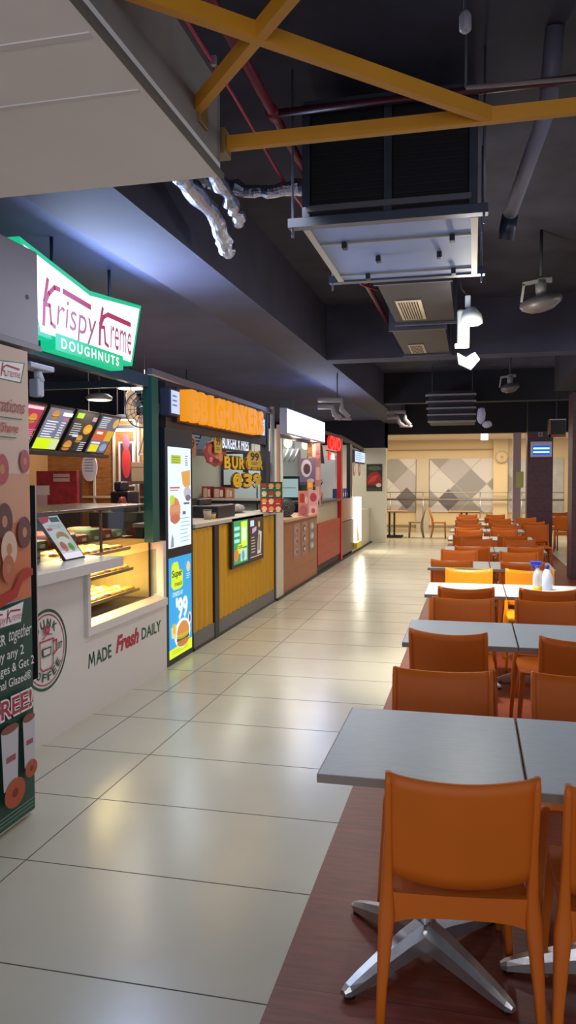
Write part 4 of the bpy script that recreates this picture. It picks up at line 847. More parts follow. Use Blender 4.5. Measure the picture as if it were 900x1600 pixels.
# burger stall divider and its contents (plane facing the camera)
YB = 12.7
area('stall_light', (-3.6, 8.8, 2.9), (.6, 1.6), 40, (1.0, .96, .88)); area('stall_light', (-3.5, 11.6, 2.6), (.4, 1.0), 22, (1.0, .93, .82)); area('stall_light', (-3.5, 14.4, 2.6), (.6, 1.6), 30, (1.0, .95, .88)); area('stall_light', (-3.5, 16.8, 2.6), (.6, 1.6), 25, (1.0, .95, .88)); area('stall_light', (-3.3, 19.2, 2.4), (.5, 1.0), 16, (1.0, .97, .88))  # area lights added to brighten the stall interiors, without fixtures
struct('wall_divider', MB().box(-5.3, YB, 0, -3.12, YB+0.06, 2.5, df('#c6cec0', 0.5)))
def flat(name, px, Y0, mt, label, cat, depth=0.06):
    x0, z0, x1, z1 = rectY(*px, Y0); t = thing(name, ((x0+x1)/2, Y0, z0), label, cat); MB().rbox(x0, Y0-depth, z0, x1, Y0, z1, mt, 0.004).build('panel', t); return t, x0, z0, x1, z1
x0, z0, x1, z1 = rectY(298, 781, 425, 775, 12.5)
t = thing('wall_shelf', (x0, 12.6, z0), 'dark shelf with pale edge across the back of the burger stall', 'shelf')
MB().box(x0-.8, 12.35, z0-.06, x1-.05, YB, z0, df('#1c1820')).build('plank', t); MB().box(x0-.8, 12.33, z0-.01, x1-.05, 12.35, z0+.03, df('#a8a49c')).build('front_edge', t)
for px, h, lb in (((315, 776, 330, 760), '#9a3034', 'red-edged boxed item at the left end of the burger stall shelf'), ((332, 776, 350, 761), '#7c2c28', 'dark red box in the middle of the burger stall shelf'), ((351, 776, 364, 762), '#a86a50', 'tan box at the right of the shelf boxes')):
    x0, z0b, x1, z1 = rectY(*px, 12.45); t = thing('menu_box', (x0, 12.5, z0), lb, 'box', 'boxes on the burger stall shelf')
    MB().rbox(x0, 12.45, z0, x1, 12.6, z1, df(h, 0.5), 0.003).build('carton', t); a = front(12.449); a.rect(x0+.03, z0+.04, x0+(x1-x0)*.6, z1-.03, df('#c8a898')); a.rect(x0+(x1-x0)*.65, z0+.05, x1-.02, z1-.05, df('#d8c8b0')); a.bld('label_print', t)
t, x0, z0, x1, z1 = flat('wall_cabinet', (347, 762, 425, 706), 12.66, df('#1b2432', 0.4), 'dark blue-framed glazed cabinet behind the yellow letters', 'cabinet')
for q in range(2):
    xa = x0+.05+q*(x1-x0)/2; xb = xa+(x1-x0)/2-.1; MB().box(xa, 12.59, z0+.05, xb, 12.60, z1-.04, df('#b8cdd0', 0.2)).build('door_glass', t)
t, x0, z0, x1, z1 = flat('steel_fridge', (365, 812, 408, 752), 12.6, df('#b4c4c8', 0.3), 'pale steel fridge front under the dark cabinet', 'fridge')
MB().box((x0+x1)/2+.18, 12.53, z0, (x0+x1)/2+.2, 12.54, z1, df('#2a3038')).build('door_gap', t)
# menus inside burger stall
t = thing('menu_board', (-3.9, 10.1, 2.25), 'dark slanted menu board above the totem inside the burger stall', 'menu board')
MB().prism([(-4.05, 9.3, 2.02), (-4.05, 11.3, 2.02), (-3.85, 11.3, 2.40), (-3.85, 9.3, 2.40)], (0.9, 0, -0.45), 0.03, df('#1c2330', 0.35)).build('frame', t)
MB().tube([(-3.9, 10.3, 2.4), (-3.9, 10.3, 3.18)], .008, df('#444444'), 6).build('hanger', t)
a = Art((-4.015, 9.3, 2.012), UY, (0.2, 0, 0.38), 0.002); a.lines(.1, .7, .36, .05, 6, e('#3c4860'), .02); a.lines(.9, 1.5, .36, .05, 6, e('#58708c'), .02); a.rect(1.5, .1, 1.9, .35, e('#304050')); a.text('9', .15, .2, .3, .34, e('#b8c8e0')); a.bld('display', t)
# worktop clutter
def pot(x, y, z, r_, h, lb, hexc='#1a1a20'):
    t = thing('cooking_pot', (x, y, z), lb, 'pot'); MB().lathe([(r_*.9, z), (r_, z+.02), (r_, z+h)], (x, y, 0), df(hexc, 0.3), 20).build('body', t); MB().lathe([(r_*1.03, z+h), (r_*.6, z+h+.03), (0.0, z+h+.04)], (x, y, 0), df('#2c2c34', 0.25), 20).build('lid', t)
    MB().ball((x, y, z+h+.05), .018, df('#101014')).build('knob', t); return t
pot(-2.85, 7.3, 1.225, .10, .10, 'black lidded pot on the burger worktop next to the totem'); pot(-2.95, 7.62, 1.225, .09, .12, 'brown lidded pot, second from the totem', '#4a2c24')
t = thing('till_box', (-2.85, 8.35, 1.225), 'black point-of-sale box on the burger worktop', 'cash register'); MB().rbox(-3.05, 8.12, 1.225, -2.72, 8.75, 1.36, df('#17171e', 0.4), 0.01).build('body', t); MB().rbox(-3.0, 8.2, 1.36, -2.96, 8.6, 1.43, df('#22232c', 0.3), 0.005).build('screen', t)
for i, (y, h) in enumerate(((7.85, '#a89a90'), (8.0, '#c8b040'))):
    t = thing('condiment_tub', (-2.75, y, 1.225), ('grey condiment tub beside the black till box', 'small yellow card tub touching the black till box')[i], 'tub'); MB().lathe([(.035, 1.225), (.045, 1.32-.04*i)], (-2.75, y, 0), df(h, .5), 14).build('body', t); MB().lathe([(.047, 1.32-.04*i), (.047, 1.33-.04*i)], (-2.75, y, 0), df('#6a6460', .5), 14).build('lid', t)
t = thing('cling_bag', (-2.95, 9.3, 1.225), 'pale crumpled bag lying on the burger worktop', 'bag')
bg = MB()
for dx, dy, rr in ((0, 0, .10), (.03, .2, .09), (-.02, .42, .08), (.02, -.2, .07)): bg.ball((-2.95+dx, 9.3+dy, 1.225+rr*.62), rr, df('#a8a29c', 0.5), (1, 1.4, .62), 12, .06)
bg.build('bag_body', t)
t = thing('griddle', (-3.65, 10.2, 0), 'dark stainless griddle bench behind the burger worktop', 'griddle')
MB().rbox(-3.9, 9.15, 0.0, -3.4, 11.2, 1.12, df('#3a3434', 0.4), 0.01).build('bench', t); MB().rbox(-3.88, 9.2, 1.12, -3.42, 11.1, 1.2, df('#2a2322', 0.35, 0.5), 0.01).build('hotplate', t)
for i in range(3): MB().lathe([(.025, 0), (.025, .03)], (-3.4, 9.4+i*.6, 1.05), df('#111111'), 12, 'x').build('knob', t)
# menu stand on end pillar: food grid
x0, z0, x1, z1 = rectY(407, 798, 441, 753, 9.7)
t = thing('food_grid_board', (-2.7, 9.7, 1.23), 'square board with eight small food pictures, green above red, on the end of the counter', 'menu board')
MB().rbox(x0, 9.70, 1.225, x1, 9.72, z1, df('#3a1c18', 0.5), 0.003).build('panel', t)
a = front(9.699); H_ = z1-1.225; W_ = x1-x0; a.rect(x0+.005, 1.225+H_*.48, x1-.005, z1-.01, df('#4a6a48')); a.rect(x0+.005, 1.23, x1-.005, 1.225+H_*.47, df('#b8302c'))
for r_ in range(4):
    for c_ in range(3): a.ell(x0+W_*(.18+c_*.32), 1.225+H_*(.12+r_*.25), W_*.12, H_*.08, df(['#e8c090', '#d8a048', '#e8d8b0', '#c84830'][(r_+c_) % 4])); a.rect(x0+W_*(.08+c_*.32), 1.225+H_*(.0+r_*.25)+.008, x0+W_*(.25+c_*.32), 1.225+H_*(r_*.25)+.018, df('#f0e8d8'))
a.bld('print', t); MB().box(x0+.05, 9.72, 1.225, x1-.02, 9.8, 1.24, df('#2a1c18')).build('foot', t)

# ================================================================== WOODEN DRINK STALL
M_dw = plank('#a5683c', '#8c5230', 0.30, 'Z', 0.45, 0.012, (1, 6, 1))
k = thing('drink_counter', (XS, 11.8, 0), 'warm brown wooden drink stall counter with three photo strips', 'counter')
MB().box(XS-0.5, 10.62, 0.0, XS, 13.05, 1.04, M_dw).build('front_panel', k); MB().rbox(XS-0.6, 10.62, 1.04, XS+0.04, 13.08, 1.08, df('#c29a72', 0.4), 0.005).build('worktop', k)
for i, (y0, y1) in enumerate(((11.25, 11.68), (11.82, 12.2), (12.4, 12.85))):
    a = side(XS+0.001+0.002); a.rect(y0, .46, y1, .98, df('#9a7468' if i < 2 else '#7c6c64')); mt2 = df('#b08a80'); mt3 = df('#5e5450')
    for q in range(3): a.ell((y0+y1)/2, .56+q*.16, (y1-y0)*.32, .055, mt2 if i == 0 else mt3 if i == 1 else df('#a8a098')); a.ell((y0+y1)/2+.04, .55+q*.16, (y1-y0)*.16, .03, df('#7c4a44') if i == 0 else df('#c8b8a8'))
    a.bld('photo_strip', k)
sg = thing('lit_sign', (XS, 12.1, 2.5), 'brilliant blank white light-box sign over the wooden drink stall', 'sign')
MB().rbox(XS-0.06, 10.68, 2.28, XS+0.04, 13.6, 2.66, df('#9aa0c0', 0.4), 0.01).build('casing', sg); a = side(XS+0.041); a.rect(10.72, 2.31, 13.56, 2.64, em('#eef2ff', 5)); a.bld('face', sg)
area('sign_light', (XS+0.1, 12.1, 2.48), (2.6, 0.3), 28, (0.55, 0.68, 1.0), (90, 0, -90)); point('sign_light', (XS+.4, 12.1, 2.7), 14, (0.35, 0.5, 1.0), 0.3)
fr = thing('stall_frame', (XS, 13.1, 0), 'slim poles and rail carrying the white light-box sign', 'frame')
for y in (10.72, 13.2): MB().bar((XS-0.06, y, 1.05), (XS-0.06, y, 2.3), 0.04, 0.04, df('#2a2226', 0.5)).build('post', fr)
MB().bar((XS-0.06, 10.6, 2.26), (XS-0.06, 13.7, 2.26), 0.04, 0.04, df('#5a4a50', 0.5)).build('rail', fr)
MB().bar((XS-0.02, 10.45, 1.22), (XS-0.02, 10.45, 2.4), 0.03, 0.10, df('#c09080', 0.5), (0, 1, 0)).build('side_strip', fr)
for px, py, lb in ((450, 692, 'left one of two bare glowing bulbs under the white sign'), (477, 695, 'right one of two bare glowing bulbs under the white sign')):
    d = r2*(px-450)+u2*(800-py)+fw*F_PX; t_ = -2.75/d.x; p_ = d*t_; x, y, z = p_.x, p_.y, CAMZ+p_.z
    t = thing('bare_bulb', (x, y, z), lb, 'bulb', 'bare bulbs of the drink stall')
    MB().ball((x, y, z), .065, em('#ffe6a8', 3), (1, 1, 1.25)).build('globe', t); MB().lathe([(.025, .06), (.022, .12)], (x, y, z), df('#3a3030'), 12).build('socket', t); MB().tube([(x, y, z+.11), (x, y, z+.2)], .005, df('#222222'), 6).build('cord', t)
    point('bulb_light', (x+.12, y, z-.02), 5, (1.0, .8, .5), .05)
YD = 15.6
struct('wall_divider', MB().box(-4.9, YD, 0, -3.3, YD+0.06, 2.5, df('#a9b0ae', 0.5)))
def hang(name, px, Y0, base, blobs, lb, cat='poster', th=.012, cord=None):
    x0, z0, x1, z1 = rectY(*px, Y0); t = thing(name, ((x0+x1)/2, Y0, z0), lb, cat)
    MB().rbox(x0, Y0, z0, x1, Y0+th, z1, df(base, .5), .002).build('board', t); a = front(Y0-.001)
    for (u0, v0, u1, v1, h, sh) in blobs:
        A = x0+(x1-x0)*u0; B = z0+(z1-z0)*v0; Cc = x0+(x1-x0)*u1; D = z0+(z1-z0)*v1
        if sh == 'r': a.rect(A, B, Cc, D, df(h, .5))
        else: a.ell((A+Cc)/2, (B+D)/2, (Cc-A)/2, (D-B)/2, df(h, .5))
    if blobs: a.bld('print', t)
    if cord: MB().tube([((x0+x1)/2, Y0+.006, z1), ((x0+x1)/2, Y0+.006, cord)], .004, df('#777777'), 6).build('cord', t)
    return t
hang('hanging_poster', (468, 758, 492, 716), 12.9, '#6a5c78', [(.1, .3, .8, .95, '#c8b8c4', 'e'), (.25, .4, .7, .8, '#4a2c34', 'e'), (.5, .05, .95, .25, '#b8b0d0', 'e'), (.0, .0, 1, .12, '#3c3458', 'r')], 'purple hanging poster of a coffee cup at the drink stall', cord=2.26)
hang('hanging_poster', (480, 713, 487, 690), 12.6, '#c87428', [(.1, .2, .9, .6, '#e8a050', 'r')], 'narrow orange hanging poster beside the right bulb', cord=2.26)
hang('hanging_poster', (487, 716, 500, 692), 13.0, '#a85c5c', [(.1, .1, .45, .9, '#d8a0a0', 'r'), (.55, .2, .9, .8, '#7c3c48', 'r')], 'pink and maroon hanging poster under the end of the white sign', cord=2.26)
hang('hanging_poster', (492, 790, 501, 690), 13.15, '#c88a80', [(.2, .1, .8, .3, '#e8c0b0', 'r'), (.2, .4, .8, .6, '#e0b0a8', 'r'), (.2, .7, .8, .9, '#d8a0a0', 'r')], 'long pink vertical strip poster at the corner of the drink stall', cord=2.26)
hang('hanging_poster', (480, 764, 489, 752), 12.8, '#e08a20', [(.15, .2, .85, .8, '#f0b040', 'r')], 'small orange card below the purple coffee poster', cord=1.9)
t, x0, z0, x1, z1 = flat('glazed_fridge', (443, 781, 480, 744), 14.2, df('#15222a', 0.35), 'black framed lit glass fridge in the drink stall', 'fridge', .5)
MB().box(x0+.06, 13.69, z0+.06, x1-.06, 13.70, z1-.05, em('#a8c8c8', .75)).build('door_glass', t); MB().box(x0+.1, 13.68, z0+.22, x1-.1, 13.69, z0+.24, df('#c8d0d0')).build('inner_shelf', t); MB().box(x0, 13.7, 0.3, x1, 14.2, z0, df('#22282c')).build('base_cabinet', t)
t, x0, z0, x1, z1 = flat('steel_hood', (434, 745, 470, 703), 14.9, df('#8e9698', 0.35), 'dull steel extraction hood behind the bulbs', 'hood', .3); MB().box(x0+.1, 14.65, z1, x0+.35, 14.85, 3.18, df('#6c7478', .4)).build('flue', t)
for q in range(3): MB().tube([(x0+.3+q*.1, 14.55, z1), (x0+.2+q*.1, 14.5, z1-.25)], .02, df('#c0c8cc', .3, .6)).build('pipe', t)
hang('acrylic_menu_stand', (466, 808, 482, 767), 11.9, '#d88878', [(.15, .55, .6, .9, '#c03828', 'r'), (.1, .05, .9, .45, '#c06878', 'e'), (.65, .5, .95, .8, '#e8c8c0', 'e')], 'red and pink menu stand on the wooden worktop, left one')
hang('acrylic_menu_stand', (482, 806, 497, 766), 12.75, '#cf9a98', [(.15, .55, .85, .9, '#a83c48', 'e'), (.1, .05, .9, .4, '#d8b0b0', 'r'), (.3, .1, .7, .3, '#b84858', 'e')], 'red and pink menu stand on the wooden worktop, right one')
x0, z0 = onY(448, 790, 11.4); t = thing('counter_fan', (x0, 11.4, 1.08), 'small round black desk fan on the wooden worktop', 'fan')
c = (x0, 11.4, 1.23); g_ = MB()
def rim(mb, c, R_, r_, mt, n=24): return mb.tube([(c[0]+R_*math.cos(6.2832*i/n), c[1]-.02, c[2]+R_*math.sin(6.2832*i/n)) for i in range(n+1)], r_, mt, 6, False)
for q in range(5): rim(g_, c, .03+q*.022, .003, df('#8a8c90', .4))
rim(g_, c, .13, .009, df('#2a2c30', .4)).build('cage', t); MB().tube([(x0, 11.42, 1.08), (x0, 11.42, 1.12)], [.09, .03], df('#222222')).build('base', t); MB().lathe([(.12, 0), (.12, .01)], c, df('#33363a', .5), 20, 'y').build('blades', t)
x0, z0 = onY(475, 795, 12.1); t = thing('drink_cup', (x0, 12.1, 1.08), 'red and blue takeaway cup between the menu stands', 'cup')
MB().lathe([(.04, 1.08), (.055, 1.24)], (x0, 12.05, 0), df('#b83040', .4), 16).build('cup_body', t); MB().lathe([(.058, 1.24), (.05, 1.27)], (x0, 12.05, 0), df('#7080c8', .4), 16).build('lid', t)

# ================================================================== RED STALL
M_rw = plank('#b8402c', '#9a2e20', 0.16, 'Z', 0.45, 0.03, (1, 5, 1))
k = thing('red_counter', (XS, 14.3, 0), 'red slatted timber counter of the third stall', 'counter')
MB().box(XS-0.4, 13.14, 0.16, XS, 15.45, 0.88, M_rw).build('front_panel', k); MB().box(XS-0.4, 13.14, 0, XS-0.02, 15.45, 0.16, df('#3a302c')).build('plinth', k)
MB().box(XS-0.06, 13.14, 0.88, XS-0.03, 15.3, 1.22, df('#b8b09a', .2, alpha=.75)).build('sneeze_guard', k); MB().rbox(XS-0.5, 13.12, 1.22, XS+0.02, 15.42, 1.27, df('#2a2626', .4), .005).build('worktop', k)
fr = thing('stall_frame', (XS, 15.4, 0), 'bright red post and thin header of the third stall', 'frame')
MB().box(XS-0.07, 15.45, 0.0, XS+0.02, 15.62, 2.46, df('#c01c20', .4)).build('post', fr); MB().bar((XS-.03, 13.3, 2.50), (XS-.03, 15.6, 2.50), .05, .05, df('#6a5a60')).build('header', fr)
sg = thing('letter_sign', (XS, 14.6, 2.35), 'glowing red letters cut off above the red timber counter', 'sign')
a = side(XS-.02); a.text3('OVO', 14.12, 2.20, 15.35, 2.46, em('#ff1818', 1.3), .05, .03); a.build('letter', sg)
a = side(XS-.02); a.text3('r', 14.15, 2.0, 14.4, 2.16, em('#ff1818', 1.3), .03, .03); a.text3('a', 14.45, 2.02, 14.8, 2.14, em('#ffe8e8', 1.0), .03, .02); a.build('letter', sg)
MB().bar((XS-.03, 14.1, 2.18), (XS-.03, 15.4, 2.18), .02, .02, df('#401010')).build('carrier_bar', sg)
x0, z0 = onY(488, 767, 13.6)
t = thing('potted_plant', (-2.85, 14.15, 1.27), 'small leafy plant in a wicker pot on the dark red-stall worktop', 'plant')
pc = (-2.85, 14.35); MB().lathe([(.09, 1.27), (.12, 1.40), (.11, 1.40)], (*pc, 0), df('#c08a58', .7, noise=.2, scale=40), 16).build('pot', t)
lf_ = MB()
for i in range(26):
    an = random.random()*6.28; r_ = random.uniform(.05, .17); h = random.uniform(.06, .30); d = Vector((math.cos(an), math.sin(an), 0)); s_ = Vector((-math.sin(an), math.cos(an), 0))*.035
    p0 = Vector((*pc, 1.40)); p1 = p0+d*r_*.5+Vector((0, 0, h*.8)); p2 = p0+d*r_+Vector((0, 0, h)); lf_.add([p0, p1-s_, p2, p1+s_], [(0, 1, 2, 3)], df('#4c7a34', .5) if i % 3 else df('#2c3a2c', .5))
lf_.build('foliage', t)
struct('wall_divider', MB().box(-4.9, 18.1, 0, -2.75, 18.16, 2.45, df('#c9bfa8', 0.5)).box(-3.6, 18.06, 1.2, -3.15, 18.1, 2.2, df('#a9a9ae', .4)))
# ================================================================== BROWN CABINET STALL, BLUE CANS, LIT COLUMN
k = thing('brown_cabinet', (XS, 16.5, 0), 'plain dark brown double-height cabinet beyond the red post', 'cabinet')
MB().rbox(XS-0.5, 15.65, 0.08, XS, 17.3, 0.76, df('#5a3a2c', .4), .005).build('lower_cabinet', k); MB().rbox(XS-0.5, 15.65, 0.77, XS-.02, 17.3, 1.24, df('#8a6444', .4), .005).build('upper_cabinet', k); MB().box(XS-0.5, 15.65, 0, XS-.05, 17.3, .08, df('#221a18')).build('plinth', k)
for i in range(5):
    t = thing('blue_carton', (XS-.15, 15.9+i*.28, 1.24), 'blue and white carton standing on the brown cabinet', 'carton', 'blue cartons on the brown cabinet')
    y = 15.9+i*.28; MB().rbox(XS-.22, y-.09, 1.24, XS-.1, y+.09, 1.45, df('#2c5484', .4), .004).build('carton_body', t); MB().box(XS-.101, y-.06, 1.28, XS-.098, y+.06, 1.36, df('#c8d4e0')).build('label_patch', t)
fr = thing('stall_frame', (XS, 17.6, 0), 'black post with sloping awning arm at the last stall', 'frame')
MB().box(XS-.12, 17.0, 1.24, XS-.04, 17.3, 2.42, M_bk).build('post', fr); MB().bar((XS-.08, 15.65, 2.52), (XS-.08, 19.2, 2.38), .08, .08, df('#2a2a34')).build('awning_arm', fr)
MB().prism([(XS-.5, 15.75, 1.98), (XS-.5, 16.3, 1.98), (XS-.5, 16.0, 2.42), (XS-.5, 15.7, 2.42)], (1, 0, 0), .02, df('#1a1c24')).build('awning_flap', fr)
t = thing('lit_menu_panel', (XS, 18.1, 2.2), 'small glowing white-blue menu panel under the awning arm', 'screen')
MB().rbox(XS-.1, 17.55, 2.02, XS-.02, 19.3, 2.32, df('#30364a'), .01).build('casing', t); a = side(XS-.019); a.rect(17.6, 2.05, 19.25, 2.29, e('#b8d0f0', 1.3)); a.lines(17.7, 19.0, 2.26, .05, 4, e('#7088b8'), .015); a.bld('display', t)
t = thing('light_column', (XS, 17.7, 0), 'glowing white vertical light column with yellow foot on the last stall', 'lamp')
MB().box(XS-.06, 17.35, .22, XS+.06, 18.05, 1.24, em('#fff6e0', 3.2)).build('lit_body', t); MB().box(XS-.07, 17.33, 0.08, XS+.065, 18.08, .22, df('#d8c020', .4)).build('foot', t); a = side(XS+.061); a.poly([(17.36, .25), (17.7, .25), (17.36, .75)], df('#d8d020')); a.bld('decal', t)
area('column_light', (XS+.1, 17.7, .75), (.6, .9), 22, (1.0, .92, .7), (90, 0, -90))
for i, (y, h) in enumerate(((17.5, '#c88a80'), (18.3, '#c87868'))):
    t = thing('round_sticker', (XS, y, 1.9), ('left', 'right')[i]+' one of two pink round signs above the light column', 'sign'); MB().lathe([(.16, 0), (.16, .012)], (XS-.03, y, 1.88), df(h, .5), 20, 'x').build('disc', t); a = side(XS-.017); a.ell(y, 1.88, .08, .08, df('#e8d0c8')); a.bld('print', t); MB().tube([(XS-.02, y, 2.02), (XS-.02, y, 2.36)], .004, df('#888888'), 6).build('cord', t)
struct('wall_stall_end', MB().box(-3.6, 20.3, 0, -2.22, 20.6, 2.46, df('#ddd8c4', .45)).box(-3.55, 18.3, 0, -2.62, 20.3, 0.9, df('#d6d0b8', .45)))
t = thing('wall_poster', (-2.51, 20.28, 1.34), 'dark poster of red meat with a white bowl on the white end wall', 'poster')
MB().rbox(-2.72, 20.275, 1.34, -2.31, 20.298, 2.04, df('#2e2a24', .4), .003).build('board', t)
a = front(20.274); a.poly([(-2.70, 1.50), (-2.33, 1.48), (-2.33, 1.72), (-2.45, 1.85), (-2.60, 1.82), (-2.70, 1.70)], df('#a02820')); a.poly([(-2.68, 1.55), (-2.5, 1.6), (-2.40, 1.76), (-2.58, 1.72)], df('#c84838')); a.ell(-2.40, 1.49, .07, .05, df('#d0d8cc')); a.ell(-2.5, 1.93, .18, .06, df('#5a6a4a')); a.rect(-2.70, 1.36, -2.33, 1.42, df('#4a3c30')); a.bld('print', t)
# kerb strip under stalls
struct('trim_2', MB().box(XS-.01, 10.2, 0, XS+.03, 20.3, .03, df('#2a2624')))

# ================================================================== CEILING SERVICES
ac = thing('air_conditioner', (-0.43, 4.5, 2.95), 'large ceiling-hung air conditioner with two black intakes and drip tray coloured with blue sign light', 'air conditioner')
M_zn = df('#4a4e5c', 0.45, 0.5, noise=.15, scale=8)
MB().box(-0.86, 4.03, 2.97, 0.0, 5.0, 3.57, df('#20222c', .6)).build('casing', ac)
for x0, x1 in ((-.82, -.455), (-.40, -.04)):
    it = MB().box(x0, 4.0, 3.06, x1, 4.03, 3.54, df('#0c0c12', .7)); 
    for z in range(12): it.box(x0, 3.995, 3.08+z*.038, x1, 4.0, 3.088+z*.038, df('#16161e', .6))
    it.build('intake_filter', ac)
for x in (-.85, -.43, -.01): MB().box(x-.02, 3.985, 3.0, x+.02, 4.02, 3.57, M_zn).build('frame_post', ac)
MB().box(-.86, 3.98, 3.54, 0.0, 4.02, 3.58, M_zn).build('frame_rail', ac); MB().box(-.84, 3.97, 3.02, -.02, 4.02, 3.05, df('#6a6670', .5, .3)).build('frame_rail', ac)
for y in (3.96, 5.13): MB().box(-.94, y, 2.945, .06, y+.06, 2.99, df('#565c6c', .4, .5)).build('support_channel', ac)
MB().box(-.86, 4.03, 2.955, 0.0, 5.12, 2.968, df('#8ea2d0', .55, .0, noise=.05, scale=2)).build('drip_tray', ac)  # blue light from the sign is put into the tray colour
for x in (-.855, -.005): MB().box(x-.018, 4.03, 2.945, x+.018, 5.12, 2.955, df('#b8ae9c', .5)).build('tray_angle', ac)
for y in (4.3, 4.98): MB().box(-.84, y, 2.944, -.02, y+.018, 2.955, df('#a8a498', .5)).build('tray_angle', ac)
for x, y in ((-.70, 4.3), (-.12, 4.3), (-.55, 4.6), (-.2, 4.6), (-.66, 4.98), (-.13, 4.98)): MB().rbox(x-.014, y-.02, 2.915, x+.014, y+.03, 2.95, df('#15161c', .5), .004).build('clip', ac)
for x in (-.92, .04):
    for y in (3.99, 5.16): MB().tube([(x, y, 2.9), (x, y, 3.75)], .006, df('#6a7080', .4, .5), 8).build('hanging_rod', ac)
def duct(x0, x1, y0, y1, zb, zt_, g, lb):
    t = thing('air_duct', ((x0+x1)/2, (y0+y1)/2, zb), lb, 'duct'); MB().box(x0, y0, zb, x1, y1, zt_, df('#24232c', .5, .2, noise=.2, scale=5)).build('casing', t)
    for y in (y0-.012, y1-.02): MB().box(x0-.02, y, zb-.02, x1+.02, y+.03, zt_+.02, df('#4a4a56', .4, .4)).build('flange', t)
    a0, a1, b0, b1 = g; gr_ = MB().box(a0-.02, b0-.03, zb-.012, a1+.02, b1+.03, zb-.004, df('#c8b89c', .5)); gr_.build('grille_frame', t)
    for q in range(8): MB().box(a0+(a1-a0)*(q+.15)/8, b0, zb-.016, a0+(a1-a0)*(q+.55)/8, b1, zb-.0125, df('#26221f', .6)).build('grille_slot', t)
    for x in (x0+.04, x1-.04): MB().tube([(x, (y0+y1)/2, zt_), (x, (y0+y1)/2, 3.75)], .006, df('#4a4e5a'), 6).build('hanging_rod', t)
    return t
duct(-.72, -.18, 5.9, 7.5, 3.12, 3.5, (-.62, -.45, 6.55, 7.25), 'dark metal duct with a cream slotted grille just behind the air conditioner')
duct(-.80, -.28, 7.75, 9.38, 3.12, 3.45, (-.69, -.56, 8.7, 9.2), 'second dark metal duct with a smaller grille, before the cross beam')
MB().box(-.72, 5.2, 3.15, -.2, 5.9, 3.45, df('#1d1d26', .6)).build('duct_sleeve', ac)
# spotlights on a hanging bracket
sp = thing('spotlight_cluster', (-.04, 6.6, 2.8), 'hanging bracket with two glaring white floodlights and a white shade below', 'lamp')
def pX(px, py, Y0): x_, z_ = onY(px, py, Y0); return (x_, Y0, z_)
p0 = pX(731, 462, 6.6); p1 = pX(731, 480, 6.6)
MB().rbox(p0[0]-.022, 6.58, p1[2], p0[0]+.022, 6.62, p0[2], df('#b8bcc4', .4), .006).build('bracket', sp); MB().tube([p0, (p0[0]-.05, 6.6, 3.2), (p0[0]-.12, 6.6, 3.75)], .006, df('#30323c'), 6).build('cable', sp)
h = pX(736, 500, 6.6); MB().lathe([(.035, .1), (.085, .04), (.095, -.03)], h, df('#b8bab8', .4), 24, 'z').build('flood_head', sp)
MB().lathe([(.0, -.045), (.07, -.04), (.082, -.03)], h, em('#fffbe8', 14), 20).build('flood_lens', sp)
q = pX(724, 515, 6.6); MB().rbox(q[0]-.05, 6.56, q[2]-.13, q[0]+.05, 6.64, q[2]+.16, df('#a8aca8', .4), .02).build('driver_box', sp)
q = pX(722, 542, 6.6); MB().rbox(q[0]-.055, 6.5, q[2]-.012, q[0]+.055, 6.6, q[2]+.012, em('#fffbe8', 10), .005).build('flood_lens', sp)
q = pX(732, 562, 6.6); MB().prism([(q[0]-.09, 6.6, q[2]+.06), (q[0]-.02, 6.6, q[2]+.02), (q[0]+.05, 6.6, q[2]+.06), (q[0]+.09, 6.6, q[2]), (q[0]+.02, 6.6, q[2]-.08), (q[0]-.08, 6.6, q[2]-.03)], (0, 1, 0), .06, df('#c8ccc8', .4)).build('shade', sp)
point('flood_light', (-.0, 6.3, 2.62), 24, (1.0, .96, .86), .08)
s_l = bpy.data.lights.new('flood_spot', 'SPOT'); s_l.energy = 420; s_l.color = (1, .95, .82); s_l.spot_size = R(58); s_l.spot_blend = .8; s_l.shadow_soft_size = .08
so = bpy.data.objects.new('flood_spot', s_l); C.collection.objects.link(so); so.location = (0.02, 6.5, 2.72); so.rotation_euler = (R(3), 0, 0)
# orbit fans
def orbit_fan(px, py, Y0, R_, lb, s_=1):
    c = pX(px, py, Y0); t = thing('ceiling_fan', c, lb, 'fan', 'dark caged fans under the ceiling')
    mt = df('#6a625e', .4, .3); g_ = MB()
    g_.lathe([(.02, -.085), (R_*.5, -.075), (R_*.9, -.035), (R_, 0), (R_*.93, .035), (R_*.5, .06), (.03, .065)], (0, 0, 0), mt, 28)
    A = Matrix.Rotation(R(-14), 3, 'Y') @ Matrix.Rotation(R(12), 3, 'X'); g_.v = [tuple(Vector(c)+A @ Vector(v_)) for v_ in g_.v]; g_.build('cage', t)
    MB().tube([(c[0], c[1], c[2]+.05), (c[0]+.0, c[1], c[2]+.17)], [.04, .05], df('#8a8480', .4), 14).build('motor', t)
    MB().rbox(c[0]-.03, c[1]-.03, c[2]+.16, c[0]+.09, c[1]+.03, c[2]+.20, df('#8a8480', .4), .006).build('bracket', t); MB().tube([(c[0], c[1], c[2]+.18), (c[0], c[1], 3.75)], .014, df('#3a3838'), 10).build('down_rod', t)
    MB().bar((c[0]-.02, c[1]-.03, c[2]+.17), (c[0]-.15, c[1]-.03, c[2]+.15), .02, .03, df('#98918c')).build('arm', t); MB().bar((c[0]-.14, c[1]-.03, c[2]+.15), (c[0]-.16, c[1]-.03, c[2]+.0), .02, .02, df('#b0a8a0'), (0, 1, 0)).build('hanging_tab', t)
    return t
orbit_fan(845, 472, 7.0, .18, 'dark caged fan hanging near the right edge beside the floodlights'); orbit_fan(797, 605, 12.8, .15, 'smaller distant caged fan hanging under the black ceiling')
